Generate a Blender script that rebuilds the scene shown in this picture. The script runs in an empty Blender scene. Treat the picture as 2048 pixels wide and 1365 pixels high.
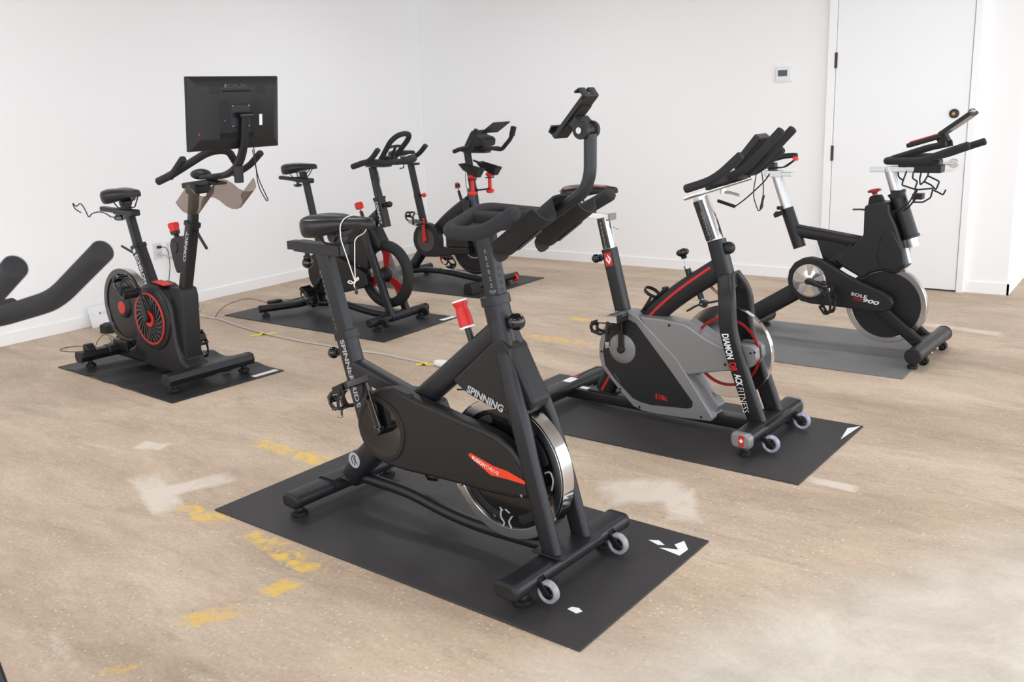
import bpy, bmesh, math, random
from mathutils import Vector, Matrix
R = math.radians
V = Vector
SC = bpy.context.scene
COL = SC.collection
random.seed(7)

# ---------------------------------------------------------------- materials
def lin(c):
    return tuple(((x / 255) / 12.92 if x / 255 <= .04045 else ((x / 255 + .055) / 1.055) ** 2.4) for x in c)

def mat(name, rgb, rough=.5, metal=0., bump=0., bscale=400., coat=0., trans=0., ior=1.45, alpha=1., spec=None, emit=None, var=0., vscale=6.):
    m = bpy.data.materials.new(name); m.use_nodes = True
    nt = m.node_tree; b = nt.nodes['Principled BSDF']
    c = lin(rgb) + (1,)
    b.inputs['Base Color'].default_value = c
    b.inputs['Roughness'].default_value = rough
    b.inputs['Metallic'].default_value = metal
    b.inputs['Coat Weight'].default_value = coat
    b.inputs['Transmission Weight'].default_value = trans
    b.inputs['IOR'].default_value = ior
    b.inputs['Alpha'].default_value = alpha
    if spec is not None: b.inputs['Specular IOR Level'].default_value = spec
    if emit:
        b.inputs['Emission Color'].default_value = lin(emit[0]) + (1,); b.inputs['Emission Strength'].default_value = emit[1]
    tc = nt.nodes.new('ShaderNodeTexCoord')
    if bump:
        n = nt.nodes.new('ShaderNodeTexNoise'); n.inputs['Scale'].default_value = bscale; n.inputs['Detail'].default_value = 3
        nt.links.new(tc.outputs['Object'], n.inputs['Vector'])
        bp = nt.nodes.new('ShaderNodeBump'); bp.inputs['Strength'].default_value = bump; bp.inputs['Distance'].default_value = .002
        nt.links.new(n.outputs['Fac'], bp.inputs['Height']); nt.links.new(bp.outputs['Normal'], b.inputs['Normal'])
    if var:
        n = nt.nodes.new('ShaderNodeTexNoise'); n.inputs['Scale'].default_value = vscale; n.inputs['Detail'].default_value = 5
        nt.links.new(tc.outputs['Object'], n.inputs['Vector'])
        r = nt.nodes.new('ShaderNodeValToRGB')
        r.color_ramp.elements[0].position = .3; r.color_ramp.elements[1].position = .7
        r.color_ramp.elements[0].color = tuple(x * (1 - var) for x in c[:3]) + (1,)
        r.color_ramp.elements[1].color = tuple(min(1, x * (1 + var)) for x in c[:3]) + (1,)
        nt.links.new(n.outputs['Fac'], r.inputs['Fac']); nt.links.new(r.outputs['Color'], b.inputs['Base Color'])
    return m

M = dict(
    hole=mat('black_opening', (5, 5, 5), .8), embossed=mat('embossed_grey_print', (84, 84, 86), .5),
    slot=mat('dark_slot_grey', (62, 62, 64), .6),
    frame=mat('charcoal_powder_coat', (29, 30, 34), .37, 0, .12, 900, var=.06),
    black=mat('black_powder_coat', (24, 24, 27), .38, 0, .12, 900, var=.06),
    plastic=mat('black_plastic', (25, 25, 26), .48, 0, .15, 1200),
    guard=mat('black_textured_plastic', (27, 26, 27), .42, 0, .2, 700),
    gloss=mat('glossy_black_plastic', (16, 16, 17), .12, 0, coat=.5),
    rubber=mat('black_rubber', (26, 26, 27), .65, 0, .2, 500),
    foam=mat('black_foam_grip', (38, 38, 41), .8, 0, .35, 800),
    leather=mat('black_vinyl', (28, 28, 31), .34, 0, .1, 300),
    chrome=mat('polished_chrome', (225, 225, 226), .08, 1),
    brushed=mat('brushed_steel', (205, 205, 205), .26, 1, .05, 200),
    steel=mat('steel_fitting', (170, 170, 172), .3, 1),
    silver=mat('silver_grey_paint', (138, 137, 138), .38, .35, .08, 900),
    alu=mat('satin_aluminium', (205, 206, 208), .32, .75),
    red=mat('red_plastic', (205, 32, 28), .4),
    redpaint=mat('red_paint', (196, 34, 34), .5),
    orange=mat('orange_red_print', (232, 66, 34), .5),
    brightred=mat('bright_red_vinyl', (228, 50, 38), .5),
    darkred=mat('dark_red_plastic', (150, 26, 28), .3),
    white=mat('white_plastic', (238, 238, 236), .45),
    print_white=mat('white_print', (225, 225, 225), .5),
    print_grey=mat('silver_print', (176, 178, 180), .45),
    print_dim=mat('grey_print', (120, 122, 126), .5),
    paper=mat('white_paper', (240, 241, 243), .7),
    matrub=mat('charcoal_mat_rubber', (54, 52, 52), .52, 0, .6, 260, var=.05, vscale=3),
    matdark=mat('black_mat_rubber', (44, 43, 44), .5, 0, .5, 260, var=.05, vscale=3),
    matgrey=mat('grey_mat_rubber', (116, 115, 115), .7, 0, .5, 260, var=.05, vscale=3),
    wheel=mat('translucent_grey_urethane', (178, 178, 184), .25, 0, trans=.35),
    smoke=mat('smoked_clear_plastic', (176, 162, 152), .1, 0, trans=.88, ior=1.15),
    cord_white=mat('white_cotton_cord', (236, 228, 216), .9),
    cable=mat('black_cable', (26, 26, 27), .5),
    brown=mat('thin_brown_cable', (90, 74, 62), .6),
    cable_white=mat('white_cable', (196, 190, 184), .55),
    tape=mat('yellow_tape', (240, 214, 40), .55),
    screen=mat('dark_display', (70, 80, 92), .2),
    bronze=mat('dark_bronze', (62, 52, 46), .35, .6),
    brass=mat('brass', (150, 120, 70), .3, .9),
    blue=mat('blue_indicator', (60, 60, 220), .4, emit=((60, 70, 255), 1.5)),
)

# ---------------------------------------------------------------- geometry helpers
def fillet(pts, r, n=5):
    pts = [V(p) for p in pts]
    out = [pts[0]]
    for i in range(1, len(pts) - 1):
        a, b, c = pts[i - 1], pts[i], pts[i + 1]
        d1 = (a - b); d2 = (c - b)
        rr = r[i - 1] if isinstance(r, (list, tuple)) else r
        l = min(rr, d1.length * .49, d2.length * .49)
        p0 = b + d1.normalized() * l; p2 = b + d2.normalized() * l
        for k in range(n + 1):
            t = k / n
            out.append(p0 * (1 - t) ** 2 + b * 2 * t * (1 - t) + p2 * t * t)
    out.append(pts[-1])
    return out

def circ(r, n=16, sy=1.):
    return [(r * math.cos(2 * math.pi * k / n), r * sy * math.sin(2 * math.pi * k / n)) for k in range(n)]

def rrect(w, h, r=.006, n=3):
    r = min(r, w / 2 - 1e-4, h / 2 - 1e-4)
    o = []
    for (cx, cy, a) in ((w / 2 - r, h / 2 - r, 0), (-w / 2 + r, h / 2 - r, 90), (-w / 2 + r, -h / 2 + r, 180), (w / 2 - r, -h / 2 + r, 270)):
        for k in range(n + 1):
            t = R(a + 90 * k / n)
            o.append((cx + r * math.cos(t), cy + r * math.sin(t)))
    return o

class MB:
    def __init__(s): s.b = bmesh.new()
    def ring(s, pts): return [s.b.verts.new(p) for p in pts]
    def bridge(s, a, b):
        n = len(a)
        for k in range(n):
            s.b.faces.new((a[k], a[(k + 1) % n], b[(k + 1) % n], b[k]))
    def sweep(s, path, prof, side=None, caps=True, dome=0., scale=None, closed=False):
        """prof (u,v): u along side, v along tangent x side"""
        P = [V(p) for p in path]
        if closed: P = P + [P[0]]
        n = len(P)
        T = []
        for i in range(n):
            if closed and i in (0, n - 1): t = (P[1] - P[0]).normalized() + (P[-1] - P[-2]).normalized()
            elif i == 0: t = P[1] - P[0]
            elif i == n - 1: t = P[-1] - P[-2]
            else: t = (P[i + 1] - P[i]).normalized() + (P[i] - P[i - 1]).normalized()
            T.append(t.normalized())
        if side is None:
            a = V((0, 0, 1)) if abs(T[0].z) < .9 else V((0, 1, 0))
            u = T[0].cross(a).normalized()
        rings = []
        for i in range(n):
            if side is not None:
                sd = V(side); u = (sd - T[i] * sd.dot(T[i])).normalized()
            else:
                u = (u - T[i] * u.dot(T[i])).normalized()
            v = T[i].cross(u)
            k = 1 if scale is None else (scale[i] if isinstance(scale, (list, tuple)) else scale(i / (n - 1)))
            rings.append((P[i], u, v, T[i], k))
        rr = []
        if dome and not closed:
            p, u, v, t, k = rings[0]
            for q in (.0, .35, .7, .92):
                a = math.sqrt(max(0, 1 - (1 - q) ** 2)); a = max(a, .12)
                rr.append((p - t * dome * (1 - q), u, v, t, k * a))
        rr += rings
        if dome and not closed:
            p, u, v, t, k = rings[-1]
            for q in (.92, .7, .35, .0):
                a = max(math.sqrt(max(0, 1 - (1 - q) ** 2)), .12)
                rr.append((p + t * dome * (1 - q), u, v, t, k * a))
        vs = []
        for j, (p, u, v, t, k) in enumerate(rr):
            if closed and j == len(rr) - 1: vs.append(vs[0]); break
            vs.append(s.ring([p + u * (a * k) + v * (b * k) for a, b in prof]))
        for a, b in zip(vs, vs[1:]): s.bridge(a, b)
        if caps and not closed:
            s.b.faces.new(list(reversed(vs[0]))); s.b.faces.new(vs[-1])
        return s
    def tube(s, path, r, n=14, dome=0., fr=0., closed=False, scale=None):
        if fr: path = fillet(path, fr)
        return s.sweep(path, circ(r, n), dome=dome, closed=closed, scale=scale)
    def bar(s, path, w, h, side=(0, 1, 0), rr=.008, fr=0., dome=0., scale=None):
        """flat bar: w along side, h across"""
        if fr: path = fillet(path, fr)
        return s.sweep(path, rrect(w, h, rr), side=side, dome=dome, scale=scale)
    def box(s, c, sz, rot=None):
        m = Matrix.Translation(V(c)) @ (rot.to_4x4() if rot else Matrix()) @ Matrix.Diagonal((sz[0], sz[1], sz[2], 1))
        bmesh.ops.create_cube(s.b, size=1, matrix=m); return s
    def lathe(s, prof, o, axis=(0, 0, 1), n=24, lobes=0, amp=0.):
        """prof (radius, height along axis)"""
        ax = V(axis).normalized(); a = V((1, 0, 0)) if abs(ax.x) < .9 else V((0, 1, 0))
        u = ax.cross(a).normalized(); v = ax.cross(u); o = V(o)
        prev = None; first = None
        for r, h in prof:
            rg = s.ring([o + ax * h + (u * math.cos(2 * math.pi * k / n) + v * math.sin(2 * math.pi * k / n)) * max(r * (1 + (amp * math.cos(lobes * 2 * math.pi * k / n) if lobes else 0)), 1e-5) for k in range(n)])
            if prev: s.bridge(prev, rg)
            else: first = rg
            prev = rg
        if (V((prof[0][0], prof[0][1])) - V((prof[-1][0], prof[-1][1]))).length < 1e-7:
            pass
        s.b.faces.new(list(reversed(first))); s.b.faces.new(prev)
        return s
    def annulus(s, r0, r1, y0, y1, o, axis=(0, 1, 0), n=48, bev=.002):
        ax = V(axis).normalized(); a = V((1, 0, 0)) if abs(ax.x) < .9 else V((0, 1, 0))
        u = ax.cross(a).normalized(); v = ax.cross(u); o = V(o)
        prof = [(r0, y0 + bev), (r0 + bev, y0), (r1 - bev, y0), (r1, y0 + bev), (r1, y1 - bev), (r1 - bev, y1), (r0 + bev, y1), (r0, y1 - bev)]
        rg = [s.ring([o + ax * h + (u * math.cos(2 * math.pi * k / n) + v * math.sin(2 * math.pi * k / n)) * r for k in range(n)]) for r, h in prof]
        for i in range(len(rg)): s.bridge(rg[i], rg[(i + 1) % len(rg)])
        return s
    def ball(s, c, r, sc=(1, 1, 1), n=18):
        m = Matrix.Translation(V(c)) @ Matrix.Diagonal((sc[0], sc[1], sc[2], 1))
        bmesh.ops.create_uvsphere(s.b, u_segments=n, v_segments=max(8, n // 2 + 2), radius=r, matrix=m); return s
    def prism(s, out, y0, y1, plane='xz'):
        """outline (a,b) in plane, extruded between y0 and y1"""
        f = {'xz': lambda a, b, y: (a, y, b), 'yz': lambda a, b, y: (y, a, b), 'xy': lambda a, b, y: (a, b, y)}[plane]
        A = s.ring([f(a, b, y0) for a, b in out]); B = s.ring([f(a, b, y1) for a, b in out])
        s.bridge(A, B); s.b.faces.new(list(reversed(A))); s.b.faces.new(B); return s
    def loft(s, rings, caps=True):
        vs = [s.ring(r) for r in rings]
        for a, b in zip(vs, vs[1:]): s.bridge(a, b)
        if caps: s.b.faces.new(list(reversed(vs[0]))); s.b.faces.new(vs[-1])
        return s
    def sheet(s, prof, path_a, path_b, up, side, th):
        """wavy sheet: prof list (offset along side, offset along up); from path_a to path_b, solid with thickness th"""
        a, b = V(path_a), V(path_b); up = V(up); side = V(side)
        n = len(prof); ns = []
        for i in range(n):
            p0 = prof[max(0, i - 1)]; p1 = prof[min(n - 1, i + 1)]
            d = V((p1[0] - p0[0], p1[1] - p0[1])).normalized(); ns.append((-d.y, d.x))
        loop = [(p[0], p[1]) for p in prof] + [(prof[i][0] + ns[i][0] * th, prof[i][1] + ns[i][1] * th) for i in reversed(range(n))]
        steps = 8
        rings = []
        for k in range(steps + 1):
            o = a.lerp(b, k / steps)
            rings.append([o + side * u + up * v for u, v in loop])
        vs = [s.ring(r) for r in rings]
        for q, w in zip(vs, vs[1:]): s.bridge(q, w)
        N = len(loop)
        for vv, rev in ((vs[0], False), (vs[-1], True)):
            for i in range(n - 1):
                f = (vv[i], vv[i + 1], vv[N - 2 - i], vv[N - 1 - i])
                s.b.faces.new(tuple(reversed(f)) if not rev else f)
        return s
    def text(s, body, size, o, x, up, width=None, bold=0., shear=0., off=.0006, align='LEFT', space=1.):
        cu = bpy.data.curves.new('t', 'FONT'); cu.body = body; cu.size = 1.; cu.offset = bold; cu.shear = shear; cu.extrude = 0; cu.align_x = 'LEFT'
        cu.space_character = space; cu.resolution_u = 3
        ob = bpy.data.objects.new('t', cu); COL.objects.link(ob)
        dg = bpy.context.evaluated_depsgraph_get()
        me = bpy.data.meshes.new_from_object(ob.evaluated_get(dg))
        bpy.data.objects.remove(ob); bpy.data.curves.remove(cu)
        xs = [v.co.x for v in me.vertices]; ys = [v.co.y for v in me.vertices]
        if not xs: return s
        x0, x1, y0, y1 = min(xs), max(xs), min(ys), max(ys)
        ky = size / (y1 - y0); kx = ky if width is None else width / (x1 - x0)
        X = V(x).normalized(); U = V(up); U = (U - X * U.dot(X)).normalized(); N = X.cross(U)
        O = V(o) + N * off
        if align == 'CENTER': O = O - X * (kx * (x1 - x0) / 2) - U * (size / 2)
        for v in me.vertices:
            v.co = O + X * ((v.co.x - x0) * kx) + U * ((v.co.y - y0) * ky)
        s.b.from_mesh(me); bpy.data.meshes.remove(me); return s
    def flat(s, pts):
        s.b.faces.new([s.b.verts.new(p) for p in pts]); return s
    def build(s, name, m, parent=None, bev=0., smooth=38, seg=2, sub=0):
        bmesh.ops.recalc_face_normals(s.b, faces=s.b.faces)
        me = bpy.data.meshes.new(name); s.b.to_mesh(me); s.b.free()
        for p in me.polygons: p.use_smooth = True
        me.set_sharp_from_angle(angle=R(smooth))
        o = bpy.data.objects.new(name, me); COL.objects.link(o)
        me.materials.append(M[m] if isinstance(m, str) else m)
        if parent: o.parent = parent
        if bev:
            b = o.modifiers.new('bevel', 'BEVEL'); b.width = bev; b.segments = seg; b.limit_method = 'ANGLE'; b.angle_limit = R(32); b.harden_normals = True
        if sub:
            q = o.modifiers.new('sub', 'SUBSURF'); q.levels = sub; q.render_levels = sub
        return o

def thing(name, label, cat, loc=(0, 0, 0), ang=0, group=None):
    o = bpy.data.objects.new(name, None); COL.objects.link(o)
    o.location = loc; o.rotation_euler = (0, 0, R(ang)); o.empty_display_size = .05
    o['label'] = label; o['category'] = cat
    if group: o['group'] = group
    return o
def tag(o, label, cat, group=None, kind=None):
    o['label'] = label; o['category'] = cat
    if group: o['group'] = group
    if kind: o['kind'] = kind
    return o
def struct(o): o['kind'] = 'structure'; return o

def decal(parent, name, m, fn):
    b = MB(); fn(b); return b.build(name, m, parent)
def disc(b, o, r, n=20, axis=(0, -1, 0)):
    ax = V(axis); a = V((1, 0, 0)) if abs(ax.x) < .9 else V((0, 1, 0)); u = ax.cross(a).normalized(); v = ax.cross(u); o = V(o)
    b.flat([o + (u * math.cos(2 * math.pi * k / n) + v * math.sin(2 * math.pi * k / n)) * r for k in range(n)])

# ---------------------------------------------------------------- shared bicycle pieces
def saddle(root, x0, x1, z, w=.165, th=.055, m='leather', groove=.006, tilt=0., name='saddle', y=0.):
    L = x1 - x0; rings = []
    S = [(0, .30, .55, .8), (.03, .62, .75, .9), (.1, .88, .95, 1.0), (.22, 1, 1, 1.0), (.36, .9, 1, .93), (.5, .62, .97, .72), (.64, .38, .94, .55), (.78, .28, .93, .48), (.9, .23, .90, .46), (.97, .17, .80, .42), (1, .08, .62, .3)]
    for t, ww, zt, dd in S:
        hw = w / 2 * ww; top = z + (zt - 1) * .028 + tilt * (t - .5); dp = th * dd
        cr = []
        n = 9
        for k in range(n):
            a = -1 + 2 * k / (n - 1)
            gz = -groove * math.exp(-(a / .22) ** 2) * (1 if .05 < t < .8 else .3)
            cr.append((x0 + L * t, y + a * hw * (1 if abs(a) < 1 else 1), top + .006 * (1 - a * a) + gz - .010 * abs(a) ** 3))
        cr.append((x0 + L * t, y + hw * 1.02, top - .5 * dp)); cr.append((x0 + L * t, y + hw * .86, top - dp)); cr.append((x0 + L * t, y + hw * .4, top - dp * .8))
        cr.append((x0 + L * t, y - hw * .4, top - dp * .8)); cr.append((x0 + L * t, y - hw * .86, top - dp)); cr.append((x0 + L * t, y - hw * 1.02, top - .5 * dp))
        rings.append(cr)
    b = MB(); b.loft(rings)
    s = b.build(name, m, root, sub=2, smooth=180)
    b = MB()
    for q in (-1, 1):
        b.tube([(x0 + .06, y + q * .035, z - th * .75), (x0 + .09, y + q * .022, z - th - .018), (x0 + .19, y + q * .022, z - th - .014), (x0 + .26, y + q * .01, z - th * .4)], .0035, 8, fr=.02)
    b.build('saddle_rail', 'black', s)
    return s

def pedal(root, c, side, tilt=0., cage=True, name='pedal', m='gloss', cm='gloss', strap=True, up=1, tail=0.):
    """c: centre (x,y,z); side: -1 near / +1 far (outwards); up: which face carries the cage"""
    rot = Matrix.Rotation(R(tilt), 3, 'Y'); c = V(c)
    f = lambda p: c + rot @ V(p)
    b = MB()
    b.tube([f((0, -side * .060, 0)), f((0, side * .045, 0))], .011, 10)
    for q in (-1, 1):
        b.box(f((q * .038, 0, 0)), (.014, .090, .024), rot)
        b.box(f((0, q * .040, 0)), (.088, .011, .026), rot)
    b.box(f((0, 0, 0)), (.040, .080, .026), rot)
    p = b.build(name, m, root, bev=.003)
    if cage:
        b = MB()
        for q in (-1, 1):
            b.bar([f((.040, q * .036, 0)), f((.080, q * .034, .008 * up)), f((.104, q * .026, .030 * up)), f((.100, q * .020, .056 * up)), f((.055, q * .024, .066 * up))], .008, .014, side=rot @ V((0, 1, 0)), rr=.003, fr=.02)
        b.bar([f((.092, -.034, .018 * up)), f((.108, 0, .024 * up)), f((.092, .034, .018 * up))], .022, .007, side=rot @ V((0, 0, 1)), rr=.003, fr=.02)
        b.bar([f((.093, -.026, .056 * up)), f((.098, 0, .060 * up)), f((.093, .026, .056 * up))], .022, .007, side=rot @ V((1, 0, 0)), rr=.003)
        b.bar([f((.058, -.027, .066 * up)), f((.058, .027, .066 * up))], .016, .006, side=rot @ V((1, 0, 0)), rr=.002)
        b.build('toe_cage', cm, p)
    if strap:
        b = MB()
        b.bar([f((-.012, side * .046, -.012 * up)), f((-.012, side * .054, .02 * up)), f((.012, side * .034, .060 * up)), f((.03, 0, .070 * up)), f((.012, -side * .034, .060 * up)), f((-.012, -side * .050, .018 * up)), f((-.012, -side * .046, -.012 * up))], .014, .0035, side=rot @ V((1, 0, 0)), rr=.001, fr=.02)
        b.build('toe_strap', 'rubber', p)
    if tail:
        a = f((-.005, side * .052, 0)); b = MB()
        b.bar([a, a + V((-.004, side * .008, -tail * .5)), a + V((.004, side * .006, -tail))], .014, .003, side=(1, 0, 0), rr=.001, fr=.02); b.build('strap_end', 'rubber', p)
        b = MB(); b.box(a + V((.003, side * .008, -tail * .85)), (.020, .010, .024)); b.tube([a + V((-.008, side * .010, -tail * .98)), a + V((.016, side * .010, -tail * .92))], .003, 8); b.build('strap_buckle', 'chrome', p, bev=.002)
    return p

def crank(root, a, bnd, m='black', w=.028, t=.014, name='crank_arm'):
    b = MB(); a = V(a); e = V(bnd)
    b.bar([a, a.lerp(e, .5), e], t, w, side=(0, 1, 0), rr=.005, scale=[1.15, .85, .95])
    b.lathe([(.0, -.012), (.017, -.012), (.017, .010), (.013, .014), (0, .014)], a, (0, -1 if a.y < 0 else 1, 0), 18)
    b.lathe([(.0, -.009), (.014, -.009), (.014, .009), (0, .009)], e, (0, 1, 0), 16)
    return b.build(name, m, root, bev=.0015)

def foot(root, x, y, top, r=.03, name='levelling_foot', m='plastic'):
    b = MB()
    b.lathe([(0, 0), (r * .95, 0), (r, .006), (r * .97, .016), (r * .72, .02), (r * .55, .024), (r * .5, .03), (0, .03)], (x, y, 0), n=32, lobes=8, amp=.05)
    b.lathe([(0, .02), (r * .38, .02), (r * .38, top), (0, top)], (x, y, 0), n=14)
    return b.build(name, m, root)

def castor(root, c, r, w=.024, m='wheel', hub='black', brk=None, name='transport_wheel', axis=(0, 1, 0)):
    b = MB(); c = V(c)
    b.annulus(r * .62, r, -w / 2, w / 2, c, axis, 28, .004)
    o = b.build(name, m, root)
    b = MB()
    b.lathe([(0, -w * .45), (r * .36, -w * .45), (r * .36, w * .45), (0, w * .45)], c, axis, 18)
    b.annulus(r * .5, r * .64, -w * .3, w * .3, c, axis, 24, .001)
    for k in range(6):
        a = 2 * math.pi * k / 6
        d = V((math.cos(a), 0, math.sin(a)))
        b.box(c + d * r * .45, (r * .34, w * .5, .004), Matrix.Rotation(-a, 3, 'Y'))
    b.build('wheel_hub', hub, o)
    b = MB(); b.lathe([(0, -w * .62), (r * .14, -w * .62), (r * .14, w * .62), (0, w * .62)], c, axis, 8); b.build('axle_bolt', 'steel', o)
    if brk:
        b = MB()
        for q in (-1, 1):
            b.bar([V(brk) + V((0, q * w * .58, 0)), c + V((0, q * w * .58, 0)) + (c - V(brk)).normalized() * .008], .003, .022, side=(0, 1, 0), rr=.001)
        b.box(V(brk), (.006, w * 1.25, .022)); b.build('wheel_bracket', 'black', o)
    return o

def knob(root, c, r, stem, m='gloss', sm='black', name='adjustment_knob', sr=.009, sc=(1, 1, 1)):
    b = MB(); b.ball(c, r, sc); o = b.build(name, m, root)
    b = MB(); d = (V(c) - V(stem)).normalized()
    b.tube([V(stem), V(c) - d * r * .5], sr, 12); b.tube([V(c) - d * r * 1.25, V(c) - d * r * .8], sr * 1.6, 14)
    b.build('knob_stem', sm, o); return o

def stab(root, x, y0, y1, z, w=.085, h=.05, m='frame', cap='plastic', name='stabilizer', rr=.022, capw=.02):
    b = MB(); b.sweep([(x, y0 + capw, z), (x, y1 - capw, z)], rrect(w, h, rr, 4), side=(1, 0, 0))
    o = b.build(name, m, root)
    for a, c in ((y0 + capw, y0), (y1 - capw, y1)):
        b = MB(); b.sweep([(x, a, z), (x, a * .35 + c * .65, z), (x, c, z)], rrect(w * 1.03, h * 1.06, rr, 4), side=(1, 0, 0), scale=[1, .97, .75]); b.build('end_cap', cap, o, bev=.003)
    return o

def stabtube(root, pts, r, m='black', cap='plastic', name='stabilizer', fr=.06):
    b = MB(); b.tube(pts, r, 20, fr=fr); o = b.build(name, m, root)
    for a, c in ((pts[0], pts[1]), (pts[-1], pts[-2])):
        d = (V(a) - V(c)).normalized(); b = MB(); b.lathe([(0, -.006), (r * 1.04, -.006), (r * 1.04, .006), (r * .9, .011), (0, .012)], a, d, 20); b.build('end_cap', cap, o)
    return o

def marks(b, letters, p0, p1, h, side_y, up=(1, 0, .25), gap=None, xoff=0.):
    """small letters with underlines along a post face (near side)"""
    p0, p1 = V(p0), V(p1); n = len(letters)
    d = (p1 - p0).normalized(); xd = V((-d.z, 0, d.x)); 
    for i, L in enumerate(letters):
        p = p0.lerp(p1, i / max(1, n - 1))
        b.text(L, h, p + V((0, 0, 0)), xd, -d, align='CENTER')
        q = p + d * h * .85
        b.flat([q - xd * h * .75 + V((0, -.0006, 0)), q + xd * h * .75 + V((0, -.0006, 0)), q + xd * h * .75 + d * h * .12 + V((0, -.0006, 0)), q - xd * h * .75 + d * h * .12 + V((0, -.0006, 0))])
# ---------------------------------------------------------------- camera
CAMF, PITCH, ROLL, YAW, EYE = 1857.557, .218574602, -.0414555, .910183358, 1.42
def camera():
    cd = bpy.data.cameras.new('camera'); co = bpy.data.objects.new('camera', cd); COL.objects.link(co)
    A = Matrix(((math.sin(YAW), -math.cos(YAW), 0), (math.cos(YAW), math.sin(YAW), 0), (0, 0, 1)))
    c, s = math.cos(ROLL), math.sin(ROLL)
    def w(x, y):
        xx, yy = c * x - s * y, s * x + c * y
        return xx, yy
    def vec(x, y, f):   # image vector -> world
        xx, yy = w(x, y)
        return A @ V((xx, f * math.cos(PITCH) + yy * math.sin(PITCH), -f * math.sin(PITCH) + yy * math.cos(PITCH)))
    right, up, back = vec(1, 0, 0), vec(0, 1, 0), -vec(0, 0, 1)
    m = Matrix((right, up, back)).transposed().to_4x4(); m.translation = (0, 0, EYE)
    co.matrix_world = m
    cd.sensor_fit = 'HORIZONTAL'; cd.sensor_width = 36; cd.lens = 36 * CAMF / 2048
    cd.shift_x = 80.7767653 / 2048; cd.shift_y = -60.3872445 / 2048
    cd.dof.use_dof = True; cd.dof.focus_distance = 3.0; cd.dof.aperture_fstop = 9.0
    cd.clip_start = .05
    SC.camera = co
camera()

WX, WY, EX = -6.06, 7.137, -.911     # left wall, back wall, end of the back wall
CZ = 2.92
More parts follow.
